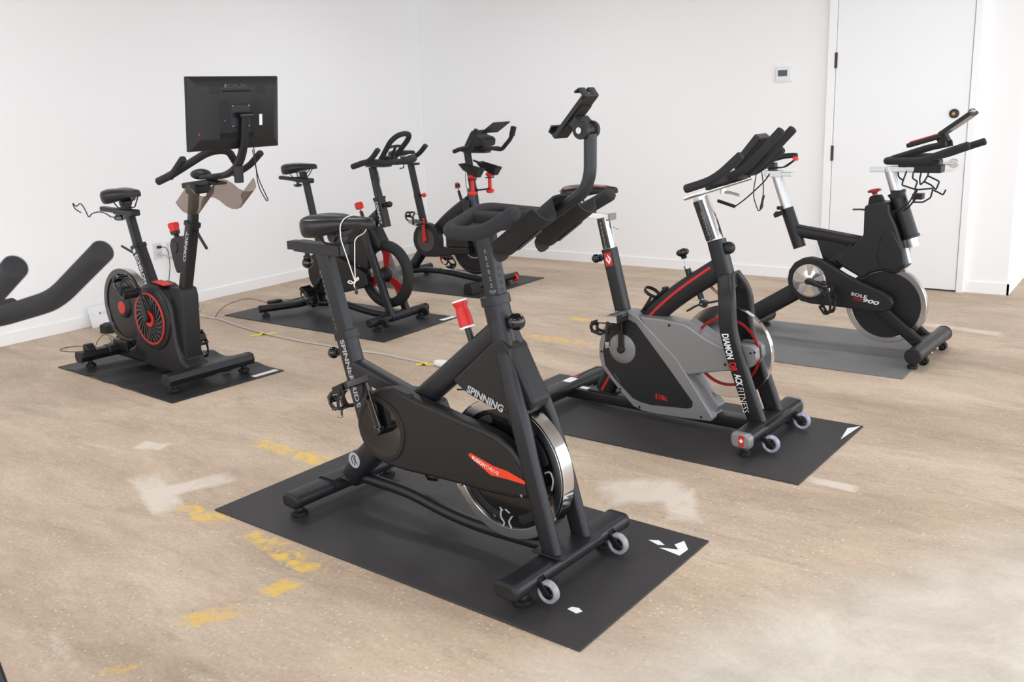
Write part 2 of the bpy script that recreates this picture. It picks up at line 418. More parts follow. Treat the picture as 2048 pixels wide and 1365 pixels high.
# ---------------------------------------------------------------- floor material
def floor_mat():
    m = bpy.data.materials.new('worn_concrete'); m.use_nodes = True; nt = m.node_tree; N = nt.nodes; L = nt.links
    bs = N['Principled BSDF']
    geo = N.new('ShaderNodeNewGeometry'); P = geo.outputs['Position']
    def math_(op, a, b=None, c=None, clamp=False):
        n = N.new('ShaderNodeMath'); n.operation = op; n.use_clamp = clamp
        for i, v in enumerate((a, b, c)):
            if v is None: continue
            if hasattr(v, 'links'): L.new(v, n.inputs[i])
            else: n.inputs[i].default_value = v
        return n.outputs[0]
    def noise(scale, detail=6, rough=.6, vec=P, dist=0., w=None):
        n = N.new('ShaderNodeTexNoise'); n.inputs['Scale'].default_value = scale; n.inputs['Detail'].default_value = detail
        n.inputs['Roughness'].default_value = rough; n.inputs['Distortion'].default_value = dist
        if w is not None: n.noise_dimensions = '4D'; n.inputs['W'].default_value = w
        L.new(vec, n.inputs['Vector']); return n.outputs['Fac']
    def ramp(f, a, b, ca=(0, 0, 0, 1), cb=(1, 1, 1, 1)):
        n = N.new('ShaderNodeValToRGB'); n.color_ramp.elements[0].position = a; n.color_ramp.elements[1].position = b
        n.color_ramp.elements[0].color = ca; n.color_ramp.elements[1].color = cb; L.new(f, n.inputs['Fac']); return n.outputs['Color']
    def mix(f, a, b, mode='MIX'):
        n = N.new('ShaderNodeMix'); n.data_type = 'RGBA'; n.blend_type = mode
        for s, v in (('Factor', f), ('A', a), ('B', b)):
            i = [q for q in n.inputs if q.name == s and (q.type == 'VALUE') == (s == 'Factor') and (s == 'Factor' or q.type == 'RGBA')][0]
            if hasattr(v, 'links'): L.new(v, i)
            else: i.default_value = v
        return [q for q in n.outputs if q.type == 'RGBA'][0]
    col = lambda *c: lin(c) + (1,)
    # streaky mapping: trowel marks run across the room
    mp = N.new('ShaderNodeMapping'); mp.inputs['Rotation'].default_value = (0, 0, R(-52)); mp.inputs['Scale'].default_value = (.6, 1.6, 1); L.new(P, mp.inputs['Vector']); PS = mp.outputs['Vector']
    base = ramp(noise(1.3, 8, .62, PS, .6), .32, .70, col(176, 155, 134), col(210, 190, 168))
    base = mix(math_('MULTIPLY', ramp(noise(.9, 6, .6, PS, .8, 3.), .5, .72), .4), base, col(184, 155, 137))   # reddish clouds
    base = mix(math_('MULTIPLY', ramp(noise(3.1, 9, .7, PS, 1.2, 5.), .52, .68), .5), base, col(154, 139, 125))   # grey brown wear
    base = mix(math_('MULTIPLY', ramp(noise(4.5, 10, .75, PS, .8, 9.), .58, .66), .45), base, col(220, 205, 188))  # pale scuffs
    fine = noise(70, 6, .75)
    mid = noise(9, 8, .72, PS, 1.0, 11.)
    base = mix(.5, base, ramp(mid, .3, .7, (.36, .36, .36, 1), (.64, .64, .64, 1)), 'OVERLAY')
    base = mix(.5, base, ramp(fine, .25, .75, (.28, .28, .28, 1), (.74, .74, .74, 1)), 'OVERLAY')
    # aggregate specks
    vo = N.new('ShaderNodeTexVoronoi'); vo.inputs['Scale'].default_value = 55; L.new(P, vo.inputs['Vector'])
    sel = N.new('ShaderNodeSeparateColor'); L.new(vo.outputs['Color'], sel.inputs[0])
    spot = math_('MULTIPLY', math_('LESS_THAN', vo.outputs['Distance'], .22), math_('GREATER_THAN', sel.outputs[0], .72))
    base = mix(math_('MULTIPLY', spot, .5), base, col(236, 224, 206))
    spot2 = math_('MULTIPLY', math_('LESS_THAN', vo.outputs['Distance'], .2), math_('LESS_THAN', sel.outputs[1], .05))
    base = mix(math_('MULTIPLY', spot2, .55), base, col(120, 108, 96))
    sep = N.new('ShaderNodeSeparateXYZ'); L.new(P, sep.inputs[0]); X, Y = sep.outputs[0], sep.outputs[1]
    edge_n = noise(2.2, 8, .65, P, .3, 2.)
    # newer grey concrete towards the camera side: boundary line from (-.31,3.27) to (-1.12,1.83)
    dx, dy = (-.31 + 1.12), (3.27 - 1.83); l = math.hypot(dx, dy); nx, ny = dy / l, -dx / l
    d = math_('ADD', math_('MULTIPLY', math_('SUBTRACT', X, -1.12), nx), math_('MULTIPLY', math_('SUBTRACT', Y, 1.83), ny))
    d = math_('ADD', d, math_('MULTIPLY', math_('SUBTRACT', edge_n, .5), .5))
    g = ramp(math_('ADD', math_('MULTIPLY', d, 3.), .35), .0, .9)
    grey = ramp(noise(2.4, 9, .68, P, .7, 4.), .3, .68, col(176, 168, 154), col(226, 219, 208))
    grey = mix(.35, grey, ramp(noise(60, 6, .8, P, 0, 6.), .25, .75, (.22, .22, .22, 1), (.75, .75, .75, 1)), 'OVERLAY')
    base = mix(math_('MULTIPLY', g, .85), base, grey)
    YN = noise(14, 8, .75, P, .8, 10.); WN = noise(5, 7, .75, P, .8, 40.)
    def patch(cx, cy, ang, hw, hh, soft, col_, thr, nscale=9., amp=.6, w=0., op=1.):
        """noisy rectangle"""
        mpn = N.new('ShaderNodeMapping'); mpn.vector_type = 'TEXTURE'; mpn.inputs['Location'].default_value = (cx, cy, 0); mpn.inputs['Rotation'].default_value = (0, 0, R(ang)); L.new(P, mpn.inputs['Vector'])
        sp = N.new('ShaderNodeSeparateXYZ'); L.new(mpn.outputs['Vector'], sp.inputs[0])
        a = math_('SUBTRACT', 1., math_('DIVIDE', math_('ABSOLUTE', sp.outputs[0]), hw))
        b = math_('SUBTRACT', 1., math_('DIVIDE', math_('ABSOLUTE', sp.outputs[1]), hh))
        f = math_('MINIMUM', a, b)
        f = math_('MINIMUM', math_('MULTIPLY', f, 2.2), 1.)
        nz = YN if nscale > 9 else WN
        f = math_('ADD', math_('MULTIPLY', f, .35), math_('MULTIPLY', math_('SUBTRACT', nz, thr), amp * 4))
        f = math_('MULTIPLY', math_('MULTIPLY', f, 1 / soft, None, True), math_('GREATER_THAN', math_('MINIMUM', a, b), 0.))
        return f, col_, op
    yel = col(230, 192, 100)
    for i, (cx, cy, an, hw, hh, thr, op) in enumerate([
        (-2.95, 2.475, 0, .27, .06, .53, .8), (-2.76, 1.868, 0, .17, .055, .52, .9), (-2.37, 1.85, 0, .13, .06, .54, .9), (-2.17, 1.82, -8, .13, .06, .53, .95), (-2.085, 1.67, 85, .07, .05, .5, .9),
        (-2.12, 1.46, 60, .13, .055, .55, .9), (-2.12, 1.14, 70, .06, .03, .54, .8), (-2.95, 4.65, 2, .32, .06, .52, .45), (-3.05, 5.17, -5, .2, .05, .54, .4), (-1.85, 2.75, 0, .1, .05, .56, .4)]):
        f, c, o = patch(cx, cy, an, hw, hh, .3, yel, thr + .045, 14, .6, 10. + i)
        base = mix(math_('MULTIPLY', f, o), base, c)
    for i, (cx, cy, an, hw, hh, thr, op) in enumerate([
        (-3.06, 1.90, -20, .24, .07, .46, .55), (-2.99, 2.03, 70, .17, .07, .46, .55), (-1.49, 2.90, 40, .17, .13, .47, .55), (-1.32, 2.86, -60, .15, .07, .46, .55), (-.94, 3.32, 0, .1, .035, .45, .45),
        (-4.40, 4.57, 0, .22, .12, .5, .4), (-3.53, 2.2, 20, .08, .05, .47, .45), (-1.0, 6.0, -10, .3, .06, .5, .5)]):
        f, c, o = patch(cx, cy, an, hw, hh, .35, col(220, 207, 193), thr + .03, 5, .3, 40. + i)
        base = mix(math_('MULTIPLY', f, o), base, c)
    L.new(base, bs.inputs['Base Color'])
    L.new(math_('ADD', .42, math_('MULTIPLY', noise(3., 5, .6, P, 0., 7.), .3)), bs.inputs['Roughness'])
    bs.inputs['Specular IOR Level'].default_value = .35
    bp = N.new('ShaderNodeBump'); bp.inputs['Strength'].default_value = .25; bp.inputs['Distance'].default_value = .004
    L.new(noise(38, 8, .7, P, .2, 8.), bp.inputs['Height']); L.new(bp.outputs['Normal'], bs.inputs['Normal'])
    return m

wallm = mat('white_wall_paint', (249, 249, 249), .75, 0, .05, 60)
trimm = mat('white_trim_paint', (250, 250, 250), .4)
doorm = mat('white_door_paint', (246, 247, 248), .38)
ceilm = mat('darkening_ceiling_grey', (150, 143, 136), .8)  # ceiling is unseen; its grey is made up to darken the wall tops

struct(MB().box((-1.5, 4.2, -.05), (11., 17., .1)).build('floor', floor_mat()))
struct(MB().box((WX - .06, 4.2, CZ / 2), (.12, 17., CZ)).build('wall_left', wallm))
DX0, DX1 = -2.10, -1.219      # door opening
b = MB()
b.box(((WX + DX0 - .055) / 2, WY + .06, CZ / 2), (DX0 - .055 - WX, .12, CZ))
b.box(((DX1 + .045 + EX) / 2, WY + .06, CZ / 2), (EX - DX1 - .045, .12, CZ))
b.box(((DX0 + DX1) / 2, WY + .06, (CZ + 2.47) / 2), (DX1 - DX0 + .1, .12, CZ - 2.47))
struct(b.build('wall_back', wallm))
struct(MB().box((EX - .06, WY + .12 + 2.6, CZ / 2), (.12, 5.2, CZ)).build('wall_right_return', wallm))
struct(MB().box((1.5, WY + 5.4, CZ / 2), (5, .12, CZ)).build('wall_far', wallm))
struct(MB().box((-1.5, 4.2, CZ + .05), (11., 17., .1)).build('ceiling', ceilm))
# door casing (flush, narrow), door leaf and hardware
b = MB()
b.box((DX0 - .03, WY - .001, 1.235), (.054, .10, 2.47)); b.box((DX1 + .0235, WY - .001, 1.235), (.042, .10, 2.47)); b.box(((DX0 + DX1) / 2, WY - .001, 2.455), (DX1 - DX0 + .1, .10, .05))
struct(b.build('trim_1', trimm, bev=.002))
door = MB().box(((DX0 + DX1) / 2, WY - .022, 1.22), (DX1 - DX0 - .006, .042, 2.415)).build('door_1', doorm, bev=.0015)
struct(door)
struct(MB().box(((DX0 + DX1) / 2, WY + .05, .006), (DX1 - DX0, .1, .012)).build('trim_2', mat('dark_threshold', (30, 26, 22), .6)))
for hz in (.27, .964, 1.624, 2.29):
    b = MB(); b.tube([(DX0 - .001, WY - .050, hz - .055), (DX0 - .001, WY - .050, hz + .055)], .0075, 12); b.box((DX0, WY - .0455, hz), (.02, .006, .105)); b.build('door_hinge', 'bronze', door)
b = MB(); b.lathe([(0, 0), (.031, 0), (.031, .008), (.024, .014), (0, .014)], (-1.305, WY - .043, 1.228), (0, -1, 0), 28); dl = b.build('deadbolt', 'bronze', door)
b = MB(); b.lathe([(0, 0), (.012, 0), (.011, .006), (0, .006)], (-1.305, WY - .057, 1.228), (0, -1, 0), 20); b.build('lock_cylinder', 'brass', dl)
b = MB(); b.lathe([(0, 0), (.03, 0), (.03, .008), (.026, .012), (0, .012)], (-1.285, WY - .043, .896), (0, -1, 0), 28); b.tube([(-1.285, WY - .05, .896), (-1.285, WY - .09, .896), (-1.41, WY - .095, .896)], .009, 12, fr=.015, dome=.006)
b.build('lever_handle', mat('satin_nickel', (200, 198, 196), .3, .9), door)
# baseboards
BH, BT = .083, .013
def baseboard(name, a, b_, axis):
    b = MB()
    if axis == 'y': b.prism([(a[0], 0), (a[0] + BT, 0), (a[0] + BT, BH - .006), (a[0] + .006, BH), (a[0], BH)], a[1], b_[1], 'xz')
    else:
        b.prism([(a[1], 0), (a[1] - BT, 0), (a[1] - BT, BH - .006), (a[1] - .006, BH), (a[1], BH)], a[0], b_[0], 'yz')
    return struct(b.build(name, trimm))
baseboard('baseboard_left', (WX, -4.2), (WX, WY), 'y')
baseboard('baseboard_back', (WX + BT, WY), (DX0 - .057, WY), 'x')
baseboard('baseboard_door', (DX1 + .0445, WY), (EX + BT, WY), 'x')
baseboard('baseboard_return', (EX, WY - BT), (EX, WY + 5.2), 'y')

# thermostat
t = thing('thermostat', 'small white wall thermostat with a grey display, mounted beside the door', 'thermostat', (-2.487, WY, 1.547))
MB().box((0, -.0115, 0), (.118, .021, .112)).build('housing', 'white', t, bev=.006, seg=3)
MB().box((-.005, -.0225, .008), (.07, .003, .045)).build('display', 'screen', t)
# ---------------------------------------------------------------- wall outlets and plugs
def outlet(y, z, label, plug):
    t = thing('wall_outlet', label, 'outlet', (WX, y, z))
    MB().box((.003, 0, 0), (.006, .074, .118)).build('cover_plate', mat('outlet_white', (226, 225, 226), .4), t, bev=.002)
    for q in (-.02, .02):
        s = MB().prism([(v[0], v[1] + q) for v in rrect(.034, .028, .012)], .006, .0085, 'yz').build('socket', mat('socket_white', (232, 232, 232), .35), t)
        b = MB()
        for k in (-.006, .006): b.box((.0087, k, q + .003), (.0006, .002, .008))
        b.build('slot', 'cable', s)
    return t
outlet(4.008, .449, 'white wall outlet with a black plug in its upper socket', 1)
outlet(4.125, .440, 'white wall outlet with both sockets free, right of the plugged one', 0)
b = MB(); b.box((WX + .022, 4.014, .478), (.028, .022, .018)); b.tube([(WX + .034, 4.02, .478), (WX + .05, 4.05, .474), (WX + .05, 4.07, .44), (WX + .03, 4.085, .33), (WX + .03, 4.06, .22), (WX + .035, 4.02, .12), (WX + .06, 3.98, .004), (WX + .25, 3.9, .004)], .003, 8, fr=.03)
tag(b.build('charging_cable', 'cable'), 'black power cable hanging from the upper socket of the wall outlet', 'cable')
b = MB(); b.box((WX + .02, 4.01, .425), (.028, .024, .024)); b.tube([(WX + .03, 4.02, .42), (WX + .05, 4.08, .40), (WX + .035, 4.11, .375), (WX + .03, 4.15, .33), (WX + .03, 4.22, .18), (WX + .03, 4.27, .03), (WX + .12, 4.26, .006), (WX + .3, 4.12, .006), (-5.654, 3.982, .006), (-5.365, 3.989, .006), (-5.041, 3.906, .006), (-4.712, 3.846, .006), (-4.349, 3.821, .006), (-4.094, 3.835, .006), (-3.906, 3.82, .006), (-3.703, 3.858, .006), (-3.442, 3.835, .006), (-3.242, 3.818, .006)], .006, 8, fr=.08)
tag(b.build('extension_cable', 'cable_white'), 'long white extension cable taped across the concrete floor', 'cable')
b = MB(); b.lathe([(0, 0), (.012, 0), (.02, .02), (.022, .07), (0, .075)], (-3.24, 3.818, .022), (1, .05, 0), 16)
tag(b.build('cable_connector', 'white'), 'white socket end of the floor extension cable', 'connector')
for x, y, a, w, lab in ((-5.619, 4.0, 60, .09, 'yellow tape strip holding the white cable, nearest the left wall'), (-4.727, 3.842, 60, .17, 'yellow tape cross over the white cable at mid length'), (-3.31, 3.812, 20, .11, 'yellow tape wrapped at the connector end of the white cable')):
    b = MB(); ca, sa = math.cos(R(a)), math.sin(R(a)); rings = []
    for k in range(13):
        u = (k / 12 - .5) * w; z = .0015 + .0125 * math.exp(-(u / .012) ** 2)
        rings.append([(x + ca * u - sa * v, y + sa * u + ca * v, z + dz) for v, dz in ((-.02, 0), (.02, 0), (.02, .0012), (-.02, .0012))])
    b.loft(rings)
    tag(b.build('floor_tape', 'tape'), lab, 'tape', 'yellow tape on the floor cable')
# envelope leaning on the wall, black pouch
t = thing('envelope', 'white envelope with a red and grey logo leaning against the left wall', 'envelope', (WX + .05, 3.375, 0))
lean = math.atan2(.05, .14)
def ep(y, h, o=0.): return (.03 - h * .27 + o, y, h)
b = MB(); b.loft([[ep(0, .0), ep(.34, .0), ep(.34, .0, .004), ep(0, .0, .004)], [ep(0, .145), ep(.34, .145), ep(.34, .145, .004), ep(0, .145, .004)]]); b.build('envelope_body', 'paper', t)
b = MB(); b.loft([[ep(.0, .145, .0045), ep(.34, .145, .0045), ep(.34, .145, .006), ep(0, .145, .006)], [ep(.03, .075, .006), ep(.31, .075, .006), ep(.31, .075, .008), ep(.03, .075, .008)]]); fl = b.build('envelope_flap', 'paper', t)
b = MB(); b.text('ECHELON', .014, ep(.095, .085, .009), (0, 1, 0), (-.27, 0, 1), width=.13); b.build('logo_lettering', 'print_grey', fl)
b = MB(); b.lathe([(0, 0), (.008, 0), (.008, .0006), (0, .0006)], ep(.078, .092, .008), (1, 0, .27), 6); b.build('logo_mark', 'redpaint', fl)
b = MB(); b.loft([[(-5.80, 3.32, .0), (-5.73, 3.32, .0), (-5.72, 3.32, .05), (-5.80, 3.32, .055)], [(-5.80, 3.36, .0), (-5.71, 3.36, .0), (-5.715, 3.36, .062), (-5.80, 3.36, .065)], [(-5.81, 3.48, .0), (-5.72, 3.48, .0), (-5.72, 3.48, .06), (-5.80, 3.48, .06)]])
tag(b.build('accessory_bag', 'rubber', bev=.008, seg=3), 'small black bag on the floor in front of the white envelope', 'bag')
# ---------------------------------------------------------------- floor mats
def floormat(pts, label, m, z=.006, waves=None, nx=1, ny=1):
    """pts: near-left, near-right, far-right, far-left"""
    a, b_, c, d = [V((p[0], p[1], 0)) for p in pts]
    o = (a + b_ + c + d) / 4
    if not waves:
        b = MB(); b.prism([((p - o).x, (p - o).y) for p in (a, b_, c, d)], 0, z, 'xy'); ob = b.build('exercise_mat', m, bev=.002)
    else:
        N, K = 70, 12; b = MB(); top = []; bot = []
        for i in range(N + 1):
            u = i / N; tr, br = [], []
            for j in range(K + 1):
                v = j / K; p = a.lerp(b_, u).lerp(d.lerp(c, u), v) - o
                h = waves(u, v)
                tr.append(b.b.verts.new((p.x, p.y, z + h))); br.append(b.b.verts.new((p.x, p.y, h)))
            top.append(tr); bot.append(br)
        for i in range(N):
            for j in range(K):
                b.b.faces.new((top[i][j], top[i + 1][j], top[i + 1][j + 1], top[i][j + 1]))
                b.b.faces.new((bot[i][j], bot[i][j + 1], bot[i + 1][j + 1], bot[i + 1][j]))
        for i in range(N):
            b.b.faces.new((top[i][0], bot[i][0], bot[i + 1][0], top[i + 1][0])); b.b.faces.new((top[i][K], top[i + 1][K], bot[i + 1][K], bot[i][K]))
        for j in range(K):
            b.b.faces.new((top[0][j], top[0][j + 1], bot[0][j + 1], bot[0][j])); b.b.faces.new((top[N][j], bot[N][j], bot[N][j + 1], top[N][j + 1]))
        ob = b.build('exercise_mat', m, smooth=60)
    ob.location = o
    tag(ob, label, 'mat'); return ob
def sticker(mat_ob, pts, name='mat_label', z=.0064, m='paper'):
    b = MB(); o = mat_ob.location
    b.prism([(p[0] - o.x, p[1] - o.y) for p in pts], z, z + .0006, 'xy'); return b.build(name, m, mat_ob)

mA = floormat([(-2.724, 1.916), (-1.148, 1.881), (-1.12, 2.648), (-2.70, 2.69)], 'charcoal rubber mat under the front black spin bike with the phone holder', 'matrub')
mB = floormat([(-2.575, 3.262), (-1.029, 3.242), (-1.002, 3.994), (-2.55, 4.022)], 'charcoal rubber mat under the silver and black spin bike', 'matrub')
mC = floormat([(-5.443, 4.09), (-3.861, 4.071), (-3.877, 4.829), (-5.42, 4.85)], 'black rubber mat under the bike with the clear red spoked flywheel', 'matdark')
mF = floormat([(-5.68, 5.42), (-4.124, 5.404), (-4.132, 6.31), (-5.66, 6.32)], 'black rubber mat under the far corner bike with red dumbbells', 'matdark')
mE = floormat([(-2.30, 4.80), (-1.028, 4.782), (-1.012, 5.680), (-2.29, 5.69)], 'grey rubber mat under the bike with the wire bottle cages by the door', 'matgrey')
def dw(u, v):
    s = 0
    for c, w, h in ((.20, .05, .016), (.38, .055, .028), (.57, .05, .024), (.74, .05, .016)):
        cc = c + .10 * (v - .5)
        s += h * math.exp(-((u - cc) / w) ** 2) * (.45 + .9 * abs(v - .45))
    return s * .75
mD = floormat([(-5.198, 2.685), (-3.98, 2.619), (-3.929, 3.317), (-5.14, 3.39)], 'wrinkled black mat under the bike with the big rear-facing screen', mat('embossed_black_mat', (36, 36, 37), .5, 0, .4, 300), waves=dw)
sticker(mD, [(-4.00, 3.14), (-3.963, 3.14), (-3.953, 3.30), (-3.99, 3.30)])
b = MB(); b.text('ECHELON', .055, (-4.008 - mD.location.x, 2.72 - mD.location.y, .0062), (.05, 1, 0), (-1, .05, 0), width=.42); b.build('embossed_lettering', 'plastic', mD)
sticker(mC, [(-3.935, 4.70), (-3.895, 4.70), (-3.885, 4.83), (-3.925, 4.83)])
sticker(mB, [(-1.035, 3.78), (-1.012, 3.98), (-1.05, 3.93)])
sticker(mA, [(-1.232, 2.515), (-1.155, 2.50), (-1.150, 2.553), (-1.185, 2.60), (-1.20, 2.56), (-1.175, 2.535)], 'torn_label')
sticker(mA, [(-1.285, 2.545), (-1.245, 2.53), (-1.225, 2.54), (-1.255, 2.56)], 'torn_label')
# small litter: paper scrap in front of the near front wheel
b = MB(); b.prism([(-.02, -.008), (.012, -.014), (.022, .004), (.004, .014), (-.016, .008)], 0, .0012, 'xy'); o = b.build('paper_scrap', 'paper'); o.location = (-1.262, 2.045, .0064)
tag(o, 'tiny torn white paper scrap lying on the mat beside the front transport wheel', 'paper')
# ---------------------------------------------------------------- bike A : black studio spinner in front
def bikeA():
    r = thing('spin_bike', 'black spin bike in front with a phone holder post and chrome rimmed front flywheel', 'spin bike', (-1.391, 2.21, .006), -3.5, 'spin bikes')
    Z = -.006
    # frame
    b = MB()
    b.bar([(-.943, 0, .633), (-.895, 0, .47), (-.835, 0, .27)], .052, .078, rr=.014)
    b.bar([(-.955, 0, .092), (-.90, 0, .155), (-.70, 0, .34)], .075, .088, rr=.02)
    b.bar([(-.895, 0, .52), (-.72, 0, .475), (-.545, 0, .43)], .058, .062, rr=.014)
    b.bar([(-.235, 0, .735), (-.59, 0, .447), (-.69, 0, .36)], .062, .078, rr=.026)
    b.bar([(-.245, 0, .832), (-.20, 0, .65), (-.17, 0, .54)], .064, .078, rr=.024)
    for q in (-1, 1):
        b.bar([(-.232, q * .010, .80), (-.185, q * .030, .66), (-.118, q * .064, .51), (-.06, q * .074, .32), (.008, q * .076, .085)], .036, .064, rr=.016, fr=.09)
    b.tube([(-.96, 0, .098), (-.66, 0, .098), (-.50, 0, .070), (-.35, 0, .060), (-.02, 0, .075)], .021, 16, fr=.12)
    b.bar([(-.945, 0, .645), (-.937, 0, .618)], .060, .088, rr=.016)
    b.bar([(-.248, 0, .846), (-.241, 0, .818)], .072, .086, rr=.024)
    b.box((.004, 0, .103), (.11, .21, .006)); b.box((-.985, 0, .092), (.12, .10, .006))
    fr = b.build('frame', 'frame', r, bev=.0015)
    b = MB(); b.prism([(-.398, .562), (-.24, .70), (-.215, .720), (-.186, .722), (-.160, .700), (-.108, .50), (-.128, .488), (-.225, .497), (-.335, .528)], -.046, .046); hc = b.build('head_cover', 'guard', r, bev=.008, seg=3)
    b = MB(); b.prism([(-.188, .715), (-.160, .705), (-.075, .545), (-.086, .515), (-.13, .515)], -.043, .043); fc = b.build('front_cover', 'plastic', r, bev=.012, seg=3)
    b = MB(); b.text('SPINNING', .026, (-.338, -.0468, .536), (.14, 0, -.042), (.042, 0, .14), width=.150, bold=.035, shear=.08); b.build('lettering', 'print_grey', hc)
    b = MB(); d = V((.28, 0, -.96)); u = V((.96, 0, .28))
    b.text('SPINNER RIDE', .024, V((-.951, -.0265, .615)), d, u, width=.25, bold=.03)
    b.build('lettering', 'print_grey', fr)
    b = MB(); disc(b, (-.905, -.0384, .175), .030); b.build('round_badge', 'print_grey', fr)
    b = MB(); b.tube([(-.915, -.0392, .160), (-.918, -.0392, .185), (-.905, -.0392, .196), (-.898, -.0392, .188), (-.900, -.0392, .175), (-.888, -.0392, .162)], .0014, 6, fr=.008); b.tube([(-.909, -.0392, .190), (-.899, -.0392, .172), (-.906, -.0392, .155)], .0014, 6, fr=.008); b.build('badge_drawing', 'frame', fr)
    # seat post + slider + saddle
    b = MB(); b.bar([(-1.032, 0, .93), (-.945, 0, .634)], .036, .063, rr=.004); sp = b.build('seat_post', 'frame', r)
    b = MB(); marks(b, 'ABCDEFGHIJKLM', (-1.038, -.0182, .855), (-.976, -.0182, .655), .0058, 0); b.build('height_marks', 'print_grey', sp)
    b = MB(); b.box((-1.085, 0, .936), (.175, .05, .038), Matrix.Rotation(R(1), 3, 'Y')); b.box((-1.19, 0, .938), (.045, .044, .031)); b.box((-.962, 0, .936), (.072, .052, .038)); sl = b.build('seat_slider', 'black', r, bev=.0015)
    b = MB(); b.box((-.935, 0, .952), (.028, .04, .068)); b.lathe([(0, -.028), (.021, -.028), (.021, .028), (0, .028)], (-.955, 0, .985), (0, 1, 0), 18); b.box((-.94, 0, 1.0), (.06, .05, .012)); b.build('seat_clamp', 'black', sl, bev=.002)
    saddle(r, -1.085, -.762, 1.056, w=.20, th=.082)
    knob(r, (-1.128, 0, .876), .021, (-1.126, 0, .918)); knob(r, (-1.020, 0, .553), .022, (-.965, 0, .565)); knob(r, (-.162, -.005, .775), .027, (-.205, 0, .765))
    b = MB(); b.lathe([(0, -.050), (.0235, -.050), (.0238, -.044), (.0230, -.02), (.0215, -.004), (.0195, .008), (.0200, .014), (.0235, .020), (.0245, .030), (0, .030)], (-.382, 0, .782), (-.34, 0, .94), 24, lobes=6, amp=.025); rk = b.build('resistance_knob', 'red', r)
    b = MB(); b.lathe([(0, .030), (.0250, .030), (.0242, .035), (0, .036)], (-.382, 0, .782), (-.34, 0, .94), 24); b.build('knob_ring', 'white', rk)
    b = MB(); b.lathe([(0, -.056), (.0244, -.056), (.0244, -.050), (0, -.050)], (-.382, 0, .782), (-.34, 0, .94), 24); b.build('knob_ring', 'white', rk)
    b = MB(); b.tube([(-.363, 0, .73), (-.335, 0, .655)], .011, 14); b.tube([(-.345, 0, .685), (-.335, 0, .655)], .015, 14); b.build('resistance_shaft', 'frame', r)
    # handlebar post
    b = MB(); b.bar([(-.277, 0, 1.045), (-.2385, 0, .835)], .042, .056, rr=.004); hp = b.build('handlebar_post', 'frame', r)
    b = MB(); marks(b, ['A', 'B', 'C', 'D', 'E', 'F', 'STOP'], (-.262, -.0212, .985), (-.236, -.0212, .862), .0078, 0); b.build('height_marks', 'print_grey', hp)
    for k in range(4): b = MB(); disc(b, (-.2288 + .0040 * k + .0014, 0, .932 - .0215 * k), .0062, axis=(.984, 0, .18)); b.build('post_hole', 'cable', hp)
    b = MB(); disc(b, (-.2395, 0, 1.002), .0105, axis=(.984, 0, .18)); b.build('round_badge', 'print_white', hp)
    # handlebar
    rf = .0205
    b = MB(); pa = [(.022, .222, 1.137), (-.10, .222, 1.071), (-.236, .222, 1.070), (-.276, .03, 1.104), (-.276, -.03, 1.104), (-.236, -.222, 1.068), (-.10, -.222, 1.070), (.012, -.222, 1.131)]
    b.tube(pa, rf, 20, dome=.018, fr=[.07, .05, .05, .05, .05, .07]); hb = b.build('handlebar', 'foam', r)
    b = MB(); b.tube([(-.262, -.07, 1.092), (-.15, -.066, 1.093), (-.105, -.03, 1.095), (-.105, .03, 1.095), (-.15, .066, 1.093), (-.262, .07, 1.092)], .0185, 18, fr=.035); b.build('centre_grip', 'foam', hb)
    b = MB(); b.box((-.20, 0, 1.062), (.20, .05, .028), Matrix.Rotation(R(-8), 3, 'Y')); b.box((-.278, 0, 1.062), (.07, .055, .035)); b.bar([(-.13, 0, 1.055), (-.02, 0, 1.10)], .045, .02); b.build('handlebar_bracket', 'black', hb, bev=.003)
    # bottle holder
    pr = [(-.150, .044), (-.143, .030), (-.132, .012), (-.115, .001), (-.095, -.002), (-.075, .003), (-.060, .018), (-.052, .040), (-.045, .058), (-.03, .066), (0, .068), (.03, .066), (.045, .058), (.052, .040), (.060, .018), (.075, .003), (.095, -.002), (.115, .001), (.132, .012), (.143, .030), (.150, .044)]
    up = V((-.587, 0, .81)); b = MB(); b.sheet(pr, (-.105, 0, .995), (.043, 0, 1.10), up, (0, 1, 0), .006); bh = b.build('bottle_holder', 'rubber', r, smooth=50)
    # rounded lower lobes
    for q in (-1, 1):
        b = MB(); o = V((-.105, 0, .995)); dd = V((.81, 0, .587)); n = 9; rows = []
        for i in range(n + 1):
            a = math.pi * i / n; row = []
            w0 = .047 * math.cos(a); l = -.038 * math.sin(a)
            y = q * .098 + w0; hgt = max(-.002, .0 + .9 * ((abs(w0) / .047) ** 3) * .03)
            row.append(o + up * hgt + dd * l + V((0, y, 0)))
            rows.append(row[0])
        f = [p for p in rows]; g = [p + up * .006 for p in rows]
        A = b.ring(f); B = b.ring(g); b.bridge(A, B); b.b.faces.new(list(reversed(A))); b.b.faces.new(B)
        b.build('holder_lip', 'rubber', bh)
        b = MB(); s0 = V((-.075, q * .098, 1.0125)) + up * -.0015; s1 = V((.005, q * .098, 1.0705)) + up * -.0015
        b.bar([s0, s1], .013, .003, side=(0, 1, 0), rr=.001); b.build('holder_slot', 'print_dim' if 0 else 'slot', bh)
    b = MB(); b.lathe([(0, 0), (.008, 0), (.008, .004), (0, .006)], (-.02, -.035, 1.128), up, 8); b.build('holder_screw', 'steel', bh)
    b = MB(); b.lathe([(0, 0), (.008, 0), (.008, .004), (0, .006)], (-.045, .03, 1.110), up, 8); b.build('holder_screw', 'steel', bh)
    # phone holder
    b = MB(); b.tube([(-.075, 0, 1.068), (.02, 0, 1.128), (.085, 0, 1.170), (.104, 0, 1.215), (.106, 0, 1.325)], .0175, 20, fr=[.03, .06, .06]); ph = b.build('phone_post', 'frame', r)
